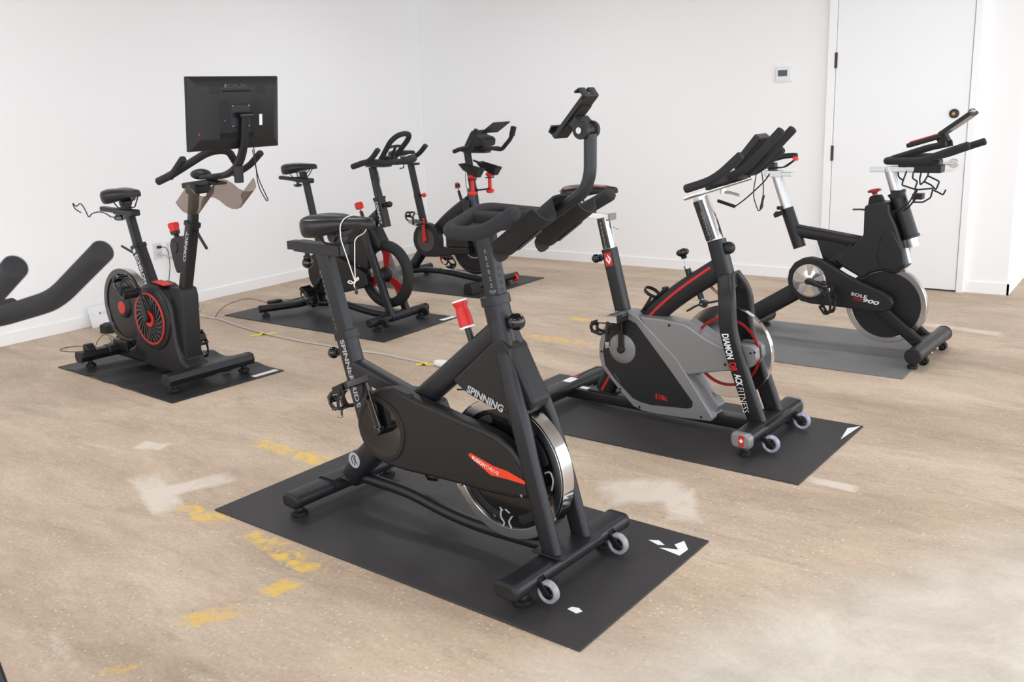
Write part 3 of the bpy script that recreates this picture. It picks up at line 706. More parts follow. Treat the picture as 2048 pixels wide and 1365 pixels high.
    b = MB(); b.lathe([(0, -.032), (.024, -.032), (.024, -.018), (.018, -.018), (.018, .018), (.024, .018), (.024, .032), (0, .032)], (.094, 0, 1.335), (0, 1, 0), 24); b.box((.078, 0, 1.352), (.03, .062, .03), Matrix.Rotation(R(-45), 3, 'Y')); hg = b.build('tilt_hinge', 'plastic', ph, bev=.002)
    b = MB(); b.lathe([(0, -.038), (.009, -.038), (.009, .038), (0, .038)], (.094, 0, 1.335), (0, 1, 0), 8); b.build('hinge_bolt', 'steel', hg)
    dd = V((.69, 0, .73)); nn = V((-.73, 0, .69)); c0 = V((.058, 0, 1.372)); rot = Matrix((dd, V((0, 1, 0)), dd.cross(V((0, 1, 0))))).transposed()
    b = MB(); b.box(c0, (.150, .062, .012), rot); b.box(c0 - nn * .008, (.09, .045, .008), rot)
    for q in (-1, 1):
        y = q * .022
        p = c0 + dd * .073 + V((0, y, 0))
        b.bar([p - dd * .012, p, p + nn * .022 + dd * .004, p + nn * .026 - dd * .012], .030, .006, rr=.0015)
    p = c0 - dd * .073
    b.bar([p + dd * .01, p, p + nn * .024 - dd * .004, p + nn * .028 + dd * .014], .05, .006, rr=.0015)
    b.build('phone_cradle', 'plastic', ph, bev=.001)
    # flywheel
    fc_ = (-.212, 0, .298); RR = .228
    b = MB(); b.annulus(RR - .010, RR, -.026, .026, fc_, n=96); fw = b.build('flywheel', 'chrome', r, smooth=30)
    b = MB(); b.annulus(RR - .034, RR - .008, -.027, .027, fc_, n=96, bev=.001); b.build('rim_face', 'brushed', fw)
    b = MB(); b.lathe([(0, -.020), (RR - .034, -.020), (RR - .034, .020), (0, .020)], fc_, (0, 1, 0), 72); fd = b.build('flywheel_disc', 'gloss', fw, smooth=30)
    b = MB()
    for a0 in (20, 110, 200, 290):
        pts = [(fc_[0] + .165 * math.cos(R(a)), -.021, fc_[2] + .165 * math.sin(R(a))) for a in range(a0, a0 + 62, 6)]
        b.sweep(pts, rrect(.004, .028, .0015), side=(0, 1, 0), dome=.01)
    b.build('disc_recess', 'rubber', fd)
    for a in (75, 165, 255, 345): b = MB(); b.lathe([(0, 0), (.006, 0), (.006, .004), (0, .004)], (fc_[0] + .172 * math.cos(R(a)), -.024, fc_[2] + .172 * math.sin(R(a))), (0, -1, 0), 12); b.build('disc_screw', 'steel', fd)
    b = MB()
    gx, gz = -.215, .118
    b.tube([(gx - .018, -.0225, gz + .040), (gx - .022, -.0225, gz + .012), (gx - .004, -.0225, gz - .002), (gx - .020, -.0225, gz - .026), (gx + .006, -.0225, gz - .034), (gx + .026, -.0225, gz - .016), (gx + .008, -.0225, gz + .004), (gx + .026, -.0225, gz + .028)], .0028, 8, fr=.02)
    b.tube([(gx - .024, -.0225, gz + .046), (gx - .012, -.0225, gz + .038)], .0025, 8); b.tube([(gx - .002, -.0225, gz + .045), (gx + .016, -.0225, gz + .036)], .0025, 8)
    b.tube([(gx + .158, -.0225, gz + .205), (gx + .178, -.0225, gz + .215), (gx + .190, -.0225, gz + .190), (gx + .182, -.0225, gz + .155)], .0028, 8, fr=.02)
    b.build('disc_emblem', 'print_grey', fd)
    # drive cover (belt guard)
    out = [(-.826, .34), (-.820, .385), (-.795, .435), (-.755, .470), (-.705, .492), (-.640, .505), (-.570, .492), (-.500, .478), (-.430, .470), (-.346, .455), (-.250, .443), (-.190, .430), (-.135, .402), (-.098, .365), (-.078, .325), (-.062, .270), (-.085, .250), (-.149, .240), (-.250, .233), (-.340, .232), (-.450, .228), (-.600, .219), (-.680, .220), (-.738, .231), (-.790, .268), (-.818, .305)]
    b = MB(); b.prism(out, -.084, -.032); g = b.build('drive_cover', 'guard', r, bev=.014, seg=4)
    b = MB(); b.prism([(-.80, .30), (-.80, .38), (-.765, .445), (-.705, .478), (-.60, .486), (-.50, .465), (-.47, .40), (-.47, .28), (-.60, .245), (-.72, .245)], -.045, .04); b.build('cover_bulge', 'guard', g, bev=.01)
    b = MB(); b.prism([(-.36, .437), (-.30, .432), (-.20, .415), (-.14, .385), (-.10, .335), (-.08, .268), (-.10, .260), (-.20, .252), (-.33, .250), (-.352, .262), (-.330, .31), (-.335, .37)], -.0865, -.08); b.build('cover_panel', 'guard', g, bev=.0022)
    b = MB(); b.annulus(.096, .112, -.088, -.080, (-.700, 0, .348), n=64, bev=.002); b.build('crank_ring', 'plastic', g)
    b = MB(); b.lathe([(0, -.0845), (.086, -.0845), (.090, -.086), (.096, -.086), (.096, -.08), (0, -.08)], (-.700, 0, .348), (0, 1, 0), 56); b.build('chainring_disc', 'gloss', g)
    b = MB(); b.prism([(-.305, .345), (-.297, .355), (-.205, .333), (-.150, .329), (-.082, .312), (-.083, .302), (-.150, .303), (-.215, .300), (-.287, .335)], -.0880, -.0866); st = b.build('orange_stripe', 'orange', g)
    b = MB(); b.text('FUSION', .0125, (-.290, -.0882, .336), (.1, 0, -.030), (.03, 0, .1), width=.055, bold=.03); b.text('DRIVE', .0125, (-.233, -.0882, .319), (.1, 0, -.028), (.03, 0, .1), width=.05); b.build('lettering', 'print_white', st)
    for x, z in ((-.098, .262), (-.345, .236)): b = MB(); b.lathe([(0, -.004), (.0055, -.004), (.0055, .004), (0, .005)], (x, -.085, z), (0, -1, 0), 12); b.build('cover_screw', 'steel', g)
    b = MB(); b.lathe([(0, -.003), (.011, -.003), (.011, .001), (0, .001)], (-.56, -.075, .489), (.05, -.5, .8), 18); b.build('cover_hole', 'cable', g)
    # cranks and pedals
    crank(r, (-.696, -.098, .350), (-.750, -.104, .518), 'gloss'); crank(r, (-.696, .098, .350), (-.643, .104, .184), 'plastic')
    pedal(r, (-.750, -.165, .520), -1, tilt=155, m='gloss', cm='gloss', up=1, tail=.10); pedal(r, (-.643, .165, .180), 1, tilt=155, m='gloss', cm='gloss', up=1)
    b = MB(); b.tube([(-.700, -.09, .350), (-.700, .10, .350)], .017, 16); b.build('crank_axle', 'steel', r)
    # stabilizers
    f = stab(r, 0, -.300, .300, .072, w=.088, h=.05)
    for y in (-.218, .218): foot(f, -.004, y, .05)
    rr_ = stab(r, -1.012, -.262, .262, .066, w=.088, h=.05)
    for y in (-.218, .218): foot(rr_, -1.014, y, .045)
    b = MB(); b.bar([(-1.012, -.085, .070), (-1.012, .085, .070)], .094, .056, side=(1, 0, 0), rr=.022); b.build('stabilizer_sleeve', 'frame', rr_)
    for y in (-.185, .185): castor(r, (.068, y, .046), .034, brk=(.040, y, .075))
    b = MB(); b.tube([(-.42, .045, .505), (-.40, .05, .53), (-.37, .05, .528), (-.34, .048, .515)], .002, 6); b.tube([(-.455, .04, .50), (-.42, .045, .505)], .0035, 8); b.build('brake_cable', 'steel', r)
    return r
rA = bikeA()
# string loop hanging over the saddle nose
Am = Matrix.Translation((-1.391, 2.21, .006)) @ Matrix.Rotation(R(-3.5), 4, 'Z')
t = thing('string_loop', 'white string loop tied over the saddle nose with a small black ring', 'string', Am @ V((-.86, 0, .865)), -3.5)
b = MB()
b.tube([(.040, -.050, -.022), (.012, -.056, .065), (-.006, -.060, .120), (-.016, -.052, .165), (-.014, -.034, .188), (-.006, -.012, .197), (0, .012, .197), (.008, .036, .184), (.016, .046, .155), (.026, .020, .135), (.042, -.030, .128), (.046, -.045, .118), (.044, -.050, .04), (.043, -.052, -.022)], .0018, 6, fr=.012)
b.tube([(.041, -.052, -.022), (.028, -.055, -.030), (.010, -.058, -.026), (.018, -.055, -.018), (.034, -.053, -.026), (.047, -.052, -.018), (.060, -.05, -.012), (.054, -.05, -.004), (.044, -.052, -.020), (.038, -.056, -.034), (.044, -.052, -.046)], .0020, 6, fr=.006)
b.build('string', 'cord_white', t)
b = MB(); b.tube([(.045 + .009 * math.cos(a * math.pi / 6), -.053 - .004 * math.cos(a * math.pi / 6), -.052 + .011 * math.sin(a * math.pi / 6)) for a in range(12)], .0034, 8, closed=True); b.build('ring', 'gloss', t)
# ---------------------------------------------------------------- bike B : silver and black spin bike
def screws(root, pts, y=-.088, r=.005, m='cable', name='cover_screw', ax=(0, -1, 0)):
    for x, z in pts:
        b = MB(); b.lathe([(0, -.004), (r, -.004), (r, .0005), (0, .0005)], (x, y, z), ax, 12); b.build(name, m, root)
def diamond_logo(fr, c, x, up, s):
    """red rectangle with white diamond ring"""
    X = V(x).normalized(); U = V(up).normalized(); N = X.cross(U); c = V(c) + N * .0006
    b = MB(); b.flat([c + X * a * s * .62 + U * d * s for a, d in ((-1, -1), (1, -1), (1, 1), (-1, 1))]); o = b.build('red_badge', 'redpaint', fr)
    b = MB(); c2 = c + N * .0005
    out = [(0, .75), (.5, 0), (0, -.75), (-.5, 0)]; inn = [(0, .28), (.19, 0), (0, -.28), (-.19, 0)]
    P = lambda q: c2 + X * q[0] * s + U * q[1] * s
    for k in range(4):
        if k == 3: continue
        b.flat([P(out[k]), P(out[(k + 1) % 4]), P(inn[(k + 1) % 4]), P(inn[k])])
    b.flat([P(out[3]), P((-.22, .42)), P((-.12, .15)), P(inn[3])]); b.build('badge_diamond', 'print_white', o)

def bikeB():
    r = thing('spin_bike', 'silver and black spin bike with a mirror chrome front flywheel and red stripe', 'spin bike', (-1.29, 3.65, .006), -2.5, 'spin bikes')
    b = MB()
    b.bar([(-.768, 0, .752), (-.705, 0, .50), (-.60, 0, .12)], .056, .058, rr=.008)                   # seat tube
    b.bar([(-.235, 0, .70), (-.42, 0, .575), (-.56, 0, .45), (-.68, 0, .28), (-.80, 0, .07)], .05, .094, rr=.022, fr=.14)
    b.bar([(-.248, 0, .822), (-.19, 0, .62)], .06, .066, rr=.012)
    for q in (-1, 1):
        b.bar([(-.19, q * .03, .675), (-.158, q * .082, .60), (-.148, q * .092, .46), (-.075, q * .088, .25), (-.012, q * .086, .09)], .036, .074, rr=.014, fr=.09)
    b.box((-.188, 0, .655), (.05, .07, .06))
    b.bar([(-1.0, 0, .042), (.0, 0, .050)], .075, .05, rr=.006)
    b.box((.0, 0, .098), (.10, .24, .006)); b.box((-.80, 0, .072), (.14, .075, .01))
    fr = b.build('frame', 'black', r, bev=.0015)
    b = MB(); b.sweep(fillet([(-.262, -.0256, .708), (-.42, -.0256, .592), (-.56, -.0256, .46), (-.68, -.0256, .29), (-.80, -.0256, .08)], .14), rrect(.0012, .011, .0004), side=(0, 1, 0)); b.build('red_stripe', 'redpaint', fr)
    b = MB(); d = V((.22, 0, -.83)); u = V((.83, 0, .22))
    b.text('DIAMON', .030, (-.166, -.1118, .452), d, u, width=.110, bold=.03, shear=.15); b.text('ACK', .030, (-.109, -.1118, .289), d, u, width=.052, bold=.03, shear=.15); b.build('lettering', 'print_white', fr)
    b = MB(); b.text('DB', .030, (-.131, -.1118, .335), d, u, width=.036, bold=.03, shear=.15); b.build('lettering', 'redpaint', fr)
    b = MB(); b.text('FITNESS', .026, (-.092, -.1118, .234), d, u, width=.108, bold=-.01, shear=.15); b.build('lettering', 'print_white', fr)
    diamond_logo(fr, (-.755, -.0285, .706), (1, 0, .24), (-.24, 0, 1), .030)
    diamond_logo(fr, (-.185, 0, .715), (0, 1, 0), (-.28, 0, .96), .032)
    # seat post + saddle
    b = MB(); b.bar([(-.798, 0, .895), (-.764, 0, .752)], .045, .048, rr=.003); sp = b.build('seat_post', 'chrome', r)
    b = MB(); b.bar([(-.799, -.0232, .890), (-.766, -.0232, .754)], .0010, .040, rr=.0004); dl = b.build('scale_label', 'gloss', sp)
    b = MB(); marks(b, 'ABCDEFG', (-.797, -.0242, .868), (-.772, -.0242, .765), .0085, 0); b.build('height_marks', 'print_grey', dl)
    b = MB(); b.box((-.835, 0, .900), (.16, .046, .026), Matrix.Rotation(R(2), 3, 'Y')); sl = b.build('seat_slider', 'chrome', r, bev=.002)
    b = MB(); b.box((-.752, 0, .897), (.016, .050, .030)); b.build('end_cap', 'silver', sl, bev=.003)
    b = MB(); b.box((-.86, 0, .935), (.03, .035, .05)); b.lathe([(0, -.026), (.018, -.026), (.018, .026), (0, .026)], (-.86, 0, .955), (0, 1, 0), 16); b.build('seat_clamp', 'black', sl)
    b = MB(); b.tube([(-.82, .02, .885), (-.815, .05, .86), (-.775, .09, .83)], .005, 8, fr=.02, dome=.004); b.build('clamp_lever', 'alu', sl)
    s = saddle(r, -1.005, -.722, 1.030, w=.17, th=.06)
    b = MB(); b.tube([(-.985, -.078, 1.012), (-.93, -.0855, 1.024), (-.87, -.06, 1.031), (-.80, -.0335, 1.032), (-.74, -.022, 1.022)], .0016, 6, fr=.04); b.tube([(-.985, .078, 1.012), (-.93, .0855, 1.024), (-.87, .06, 1.031), (-.80, .0335, 1.032), (-.74, .022, 1.022)], .0016, 6, fr=.04); b.build('red_piping', 'darkred', s)
    knob(r, (-.838, 0, .700), .021, (-.77, 0, .712), sr=.011)
    knob(r, (-.192, 0, .792), .026, (-.235, 0, .785), m='plastic')
    # tension knob
    b = MB(); b.lathe([(0, -.014), (.011, -.014), (.013, -.002), (.020, .002), (.027, .009), (.0285, .016), (.026, .023), (.018, .029), (.008, .031), (0, .0315)], (-.398, 0, .745), (-.30, 0, .95), 24); tk = b.build('tension_knob', 'gloss', r, smooth=60)
    b = MB(); b.tube([(-.396, 0, .74), (-.365, 0, .64)], .004, 8); b.lathe([(0, 0), (.011, 0), (.011, .018), (0, .018)], (-.38, 0, .685), (-.3, 0, .95), 12); b.build('threaded_rod', 'steel', tk)
    b = MB(); b.tube([(-.378, 0, .69), (-.352, 0, .60)], .013, 14); b.tube([(-.325, 0, .60), (-.312, 0, .563)], .013, 14); b.build('knob_sleeve', 'black', tk)
    b = MB(); b.box((-.302, 0, .545), (.03, .03, .028), Matrix.Rotation(R(15), 3, 'Y')); b.bar([(-.375, 0, .505), (-.33, 0, .535), (-.30, 0, .545), (-.23, 0, .565)], .032, .008, rr=.003, fr=.03); bk = b.build('brake_shoe', 'black', r, bev=.002)
    b = MB(); b.lathe([(0, -.02), (.005, -.02), (.005, .02), (0, .02)], (-.303, 0, .545), (0, 1, 0), 8); b.tube([(-.311, 0, .567), (-.307, 0, .555)], .005, 8); b.build('brake_bolt', 'steel', bk)
    b = MB(); b.bar([(-.27, 0, .62), (-.23, 0, .59)], .02, .006, rr=.002); b.build('brake_strap', mat('tan_leather', (150, 112, 74), .6), bk)
    # bottle cage on the main tube
    b = MB(); c = V((-.567, 0, .540)); ax = V((.52, 0, .85)).normalized(); uu = V((0, 1, 0)); vv = ax.cross(uu)
    def ringp(o, rr, a0=0, a1=360, n=20): return [o + (uu * math.cos(R(a0 + (a1 - a0) * k / n)) + vv * math.sin(R(a0 + (a1 - a0) * k / n))) * rr for k in range(n + 1)]
    b.sweep(ringp(c + ax * .035, .036)[:-1], rrect(.004, .016, .0015), side=None, closed=True)
    b.sweep(ringp(c + ax * -.05, .034, 200, 340, 10), rrect(.006, .014, .002), side=tuple(ax))
    for a in (210, 270, 330):
        q = uu * math.cos(R(a)) + vv * math.sin(R(a))
        b.bar([c + ax * -.055 + q * .028, c + ax * -.02 + q * .038, c + ax * .03 + q * .036], .012, .004, side=tuple(uu * math.sin(R(a)) - vv * math.cos(R(a))), rr=.001, fr=.02)
    bc = b.build('bottle_cage', 'plastic', r)
    b = MB(); b.bar([(-.60, 0, .475), (-.50, 0, .575), (-.482, 0, .592)], .022, .012, rr=.003); b.box((-.483, 0, .593), (.02, .03, .015)); b.build('cage_bracket', 'plastic', bc, bev=.002)
    # handlebar post and handlebar
    b = MB(); b.bar([(-.320, 0, 1.000), (-.252, 0, .822)], .055, .052, rr=.003); hp = b.build('handlebar_post', 'chrome', r)
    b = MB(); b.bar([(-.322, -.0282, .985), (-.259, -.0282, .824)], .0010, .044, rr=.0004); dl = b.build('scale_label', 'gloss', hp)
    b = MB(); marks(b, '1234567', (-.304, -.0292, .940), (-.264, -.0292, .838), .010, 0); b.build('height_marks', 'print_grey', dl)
    for k in range(3): 
        b = MB(); disc(b, (-.249 + .0045 * k + .0008, 0, .882 - .0145 * k), .0045, axis=(.93, 0, .36)); b.build('post_hole', 'cable', hp)
    b = MB(); b.bar([(-.385, 0, .990), (-.09, 0, 1.085)], .062, .014, rr=.004); hs = b.build('handlebar_slider', 'chrome', r)
    b = MB(); b.tube([(-.225, 0, 1.045), (-.222, 0, 1.015)], .012, 12); b.tube([(-.222, 0, 1.020), (-.19, -.01, 1.022), (-.145, -.015, 1.012)], .006, 8, dome=.004, fr=.01); b.build('clamp_lever', 'alu', hs)
    rf = .0175; b = MB()
    for q in (-1, 1): b.tube([(-.285, q * .200, 1.052), (-.165, q * .200, 1.090), (-.062, q * .200, 1.182)], rf, 18, dome=.010, fr=.06)
    b.tube([(-.185, -.20, 1.084), (-.185, .20, 1.084)], rf, 18)
    for q in (-1, 1): b.tube([(-.255, q * .055, 1.062), (-.118, q * .058, 1.105), (.036, q * .058, 1.268)], rf, 18, dome=.008, fr=.07)
    hb = b.build('handlebar', 'foam', r)
    b = MB()
    b.box((-.21, 0, 1.062), (.15, .09, .018), Matrix.Rotation(R(-18), 3, 'Y')); b.build('handlebar_plate', 'plastic', hb, bev=.003)
    b = MB(); b.box((-.108, 0, 1.186), (.160, .105, .032), Matrix.Rotation(R(-51), 3, 'Y')); con = b.build('console', 'plastic', r, bev=.006, seg=3)
    b = MB(); n = V((-.777, 0, .629)); c = V((-.108, 0, 1.186)) + n * .0165; b.box(c, (.10, .075, .001), Matrix.Rotation(R(-51), 3, 'Y')); b.build('console_screen', 'gloss', con)
    b = MB(); b.tube([(-.02, -.02, 1.10), (-.04, -.02, 1.07), (-.115, -.02, 1.00), (-.165, -.01, .965)], .0028, 6, fr=.03)
    pts = [V((-.165, -.01, .965)).lerp(V((-.245, 0, .985)), k / 200) + V((0, math.cos(k * .75) * .006, math.sin(k * .75) * .006)) for k in range(201)]
    b.tube(pts, .0016, 5); b.tube([(-.06, -.05, 1.11), (-.07, -.06, 1.02), (-.045, -.06, .955), (-.03, -.055, .97), (-.03, -.05, 1.06), (-.04, -.05, 1.11)], .0022, 6, fr=.03); b.tube([(-.037, -.058, .965), (-.027, -.053, 1.02)], .005, 8); b.build('sensor_cable', 'cable', con)
    # flywheel
    fc_ = (-.190, 0, .350); RR = .200
    b = MB(); b.annulus(RR - .055, RR, -.013, .013, fc_, n=96, bev=.002); b.lathe([(0, -.010), (RR - .05, -.010), (RR - .05, .010), (0, .010)], fc_, (0, 1, 0), 72); fw = b.build('flywheel', 'chrome', r, smooth=25)
    b = MB(); b.annulus(RR - .062, RR - .050, -.0145, .0145, fc_, n=96, bev=.001); b.build('red_ring', 'darkred', fw)
    b = MB(); b.lathe([(0, -.05), (.022, -.05), (.022, .05), (0, .05)], fc_, (0, 1, 0), 24); b.build('hub', 'alu', fw)
    # side shroud: silver frame plate with black insert
    out = [(-.612, .482), (-.65, .484), (-.700, .470), (-.738, .430), (-.762, .385), (-.779, .320), (-.780, .260), (-.766, .212), (-.72, .160), (-.681, .122), (-.640, .085), (-.603, .050), (-.555, .036), (-.508, .034), (-.350, .040), (-.222, .050), (-.212, .066), (-.290, .175), (-.388, .307), (-.480, .385), (-.575, .468)]
    b = MB(); b.prism(out, -.078, .03); sh = b.build('side_cover', 'silver', r, bev=.007, seg=3)
    ins = [(-.618, .452), (-.655, .462), (-.690, .445), (-.722, .405), (-.745, .350), (-.758, .288), (-.746, .222), (-.690, .160), (-.603, .090), (-.560, .078), (-.508, .074), (-.330, .090), (-.310, .100), (-.308, .125), (-.420, .255), (-.500, .345), (-.585, .440)]
    b = MB(); b.prism(ins, -.0805, -.07); bi = b.build('cover_insert', 'plastic', sh, bev=.003)
    b = MB(); b.lathe([(0, -.006), (.040, -.0045), (.060, 0), (.068, .004), (.068, .008), (0, .008)], (-.655, -.0845, .314), (0, 1, 0), 48); b.build('crank_disc', 'silver', bi, smooth=50)
    b = MB(); b.text('510ic', .024, (-.487, -.0812, .108), (1, 0, -.02), (0, 0, 1), width=.058, bold=.03); b.build('lettering', 'redpaint', bi)
    b = MB(); b.text('DIAMONDBACK', .008, (-.70, -.0812, .19), (.6, 0, -.8), (.8, 0, .6), width=.05); b.build('lettering', 'print_dim', bi)
    screws(sh, [(-.765, .285), (-.623, .470), (-.668, .122), (-.569, .054), (-.330, .143), (-.268, .063)], y=-.079, r=.0055)
    # arm cover to the wheel
    arm = [(-.575, .470), (-.46, .472), (-.354, .462), (-.310, .440), (-.272, .418), (-.225, .398), (-.182, .386), (-.135, .385), (-.130, .290), (-.20, .275), (-.335, .238), (-.43, .30), (-.50, .385)]
    b = MB(); b.prism(arm, -.074, .02); ac = b.build('arm_cover', 'silver', r, bev=.008, seg=3)
    screws(ac, [(-.425, .449), (-.165, .312)], y=-.0748, r=.0065)
    b = MB(); b.prism([(-.130, .405), (-.060, .405), (-.040, .390), (-.033, .350), (-.055, .315), (-.080, .300), (-.135, .290)], -.060, -.022); hc = b.build('hub_cover', 'silver', r, bev=.007, seg=3)
    screws(hc, [(-.062, .372), (-.045, .378)], y=-.0605, r=.005)
    b = MB(); b.prism([(-.40, .24), (-.312, .235), (-.208, .110), (-.225, .068), (-.25, .055)], -.03, .035); b.build('lower_cover', 'silver', sh, bev=.006)
    # cranks
    crank(r, (-.652, -.094, .314), (-.655, -.098, .464), 'black', w=.026); crank(r, (-.652, .094, .314), (-.649, .098, .164), 'black', w=.026)
    b = MB(); b.tube([(-.652, -.09, .314), (-.652, .09, .314)], .016, 14); b.build('crank_axle', 'steel', r)
    p = pedal(r, (-.655, -.155, .466), -1, tilt=176, m='black', cm='plastic', up=1, tail=.12)
    for q in (-1, 1):
        b = MB(); b.box((-.655, -.155 + q * .050, .474), (.096, .004, .026), Matrix.Rotation(R(-4), 3, 'Y'))
        for k in range(10): b.box((-.696 + k * .0093, -.155 + q * .0505, .4875 + .0006 * k), (.0045, .004, .005))
        b.build('pedal_plate', 'chrome', p)
    pedal(r, (-.649, .155, .160), 1, tilt=30, m='black', cm='plastic', up=-1)
    # stabilizers
    f = stab(r, 0, -.285, .285, .073, w=.088, h=.062, m='black', cap='silver', capw=.028)
    b = MB(); b.flat([(.016 - .022, -.2858, .052), (.016, -.2858, .052), (.016, -.2858, .098), (.016 - .022, -.2858, .098)]); lb = b.build('red_label', 'redpaint', f); 
    b = MB(); b.prism([(.016 - .019, .076), (.016 - .011, .086), (.016 - .003, .076), (.016 - .011, .066)], -.2868, -.2862); b.build('label_diamond', 'print_white', lb)
    bk_ = stab(r, -.985, -.285, .285, .066, w=.085, h=.058, m='black', cap='silver', capw=.028)
    b = MB(); b.flat([(-.985 - .02, -.2858, .048), (-.985, -.2858, .048), (-.985, -.2858, .088), (-.985 - .02, -.2858, .088)]); b.build('red_label', 'redpaint', bk_)
    for nm, pts, m_ in (('paper_label', [(-.93, .0, 0), (-.885, .0, 0), (-.885, .032, 0), (-.93, .032, 0)], 'paper'),):
        b = MB(); b.prism([(p[0], p[1] - .02) for p in pts], .0672, .0680, 'xy'); b.build(nm, m_, fr)
    b = MB(); b.prism([(-1.01, -.045), (-.965, -.045), (-.965, .03), (-1.01, .03)], .0955, .0963, 'xy'); q_ = b.build('paper_label', 'paper', bk_)
    b = MB(); b.lathe([(0, 0), (.016, 0), (.016, .0006), (0, .0006)], (-.987, .048, .0955), (0, 0, 1), 16); b.build('red_sticker', 'redpaint', bk_)
    b = MB(); b.text('DIAMONDBACK', .012, (-1.00, -.165, .0958), (0, 1, 0), (-1, 0, 0), width=.10); b.build('lettering', 'print_dim', bk_)
    for y in (-.235, .235): foot(f, 0, y, .05, r=.024); foot(bk_, -.985, y, .045, r=.024)
    cw = mat('clear_urethane', (205, 202, 222), .15, 0, trans=.5)
    for y in (-.165, .165): castor(r, (.078, y, .042), .035, brk=(.045, y, .065), m=cw)
    return r
bikeB()
Bm = Matrix.Translation((-1.29, 3.65, .006)) @ Matrix.Rotation(R(-2.5), 4, 'Z')
b = MB(); b.tube([Bm @ V(p) for p in ((-.80, .06, .012), (-.86, .10, .16), (-.92, .08, .14), (-.97, .03, .105), (-1.03, -.02, .02), (-1.10, -.05, .003), (-1.16, .03, .003), (-1.13, .07, .003))], .0022, 6, fr=.04)
tag(b.build('thin_wire', 'cable'), 'thin black wire draped over the rear stabilizer of the silver spin bike', 'wire')
# ---------------------------------------------------------------- handlebar shared by the two bikes of one make
def hoop_bar(r, x0, z0, k=1.):
    """x0,z0: forward tip position of the side prongs"""
    f = lambda x, y, z: (x0 + x, y, z0 + z)
    b = MB()
    for q in (-1, 1):
        b.tube([f(-.225, q * .225, -.105), f(-.10, q * .218, -.072), f(-.03, q * .15, -.085), f(-.02, 0, -.088)], .0185, 18, dome=.008, fr=.07)
        b.bar([f(-.105, q * .220, -.078), f(-.05, q * .224, -.05), f(.005, q * .226, .002)], .034, .026, side=(0, 1, 0), rr=.009, fr=.04)
    hb = b.build('handlebar', 'foam', r)
    b = MB(); b.tube([f(-.135, -.062, -.075), f(-.02, -.082, .045), f(.02, -.055, .080), f(.028, 0, .088), f(.02, .055, .080), f(-.02, .082, .045), f(-.135, .062, -.075)], .017, 18, fr=.055); b.tube([f(-.055, -.07, .004), f(-.05, 0, .012), f(-.055, .07, .004)], .009, 12, fr=.03); b.tube([f(-.052, 0, .010), f(-.10, 0, -.06)], .009, 12); b.build('aero_loop', 'foam', hb)
    b = MB(); b.ball(f(-.11, 0, -.075), .05, (1.1, .95, .55)); b.box(f(-.12, 0, -.098), (.20, .065, .02)); b.build('handlebar_mount', 'plastic', hb, bev=.004)
    return hb

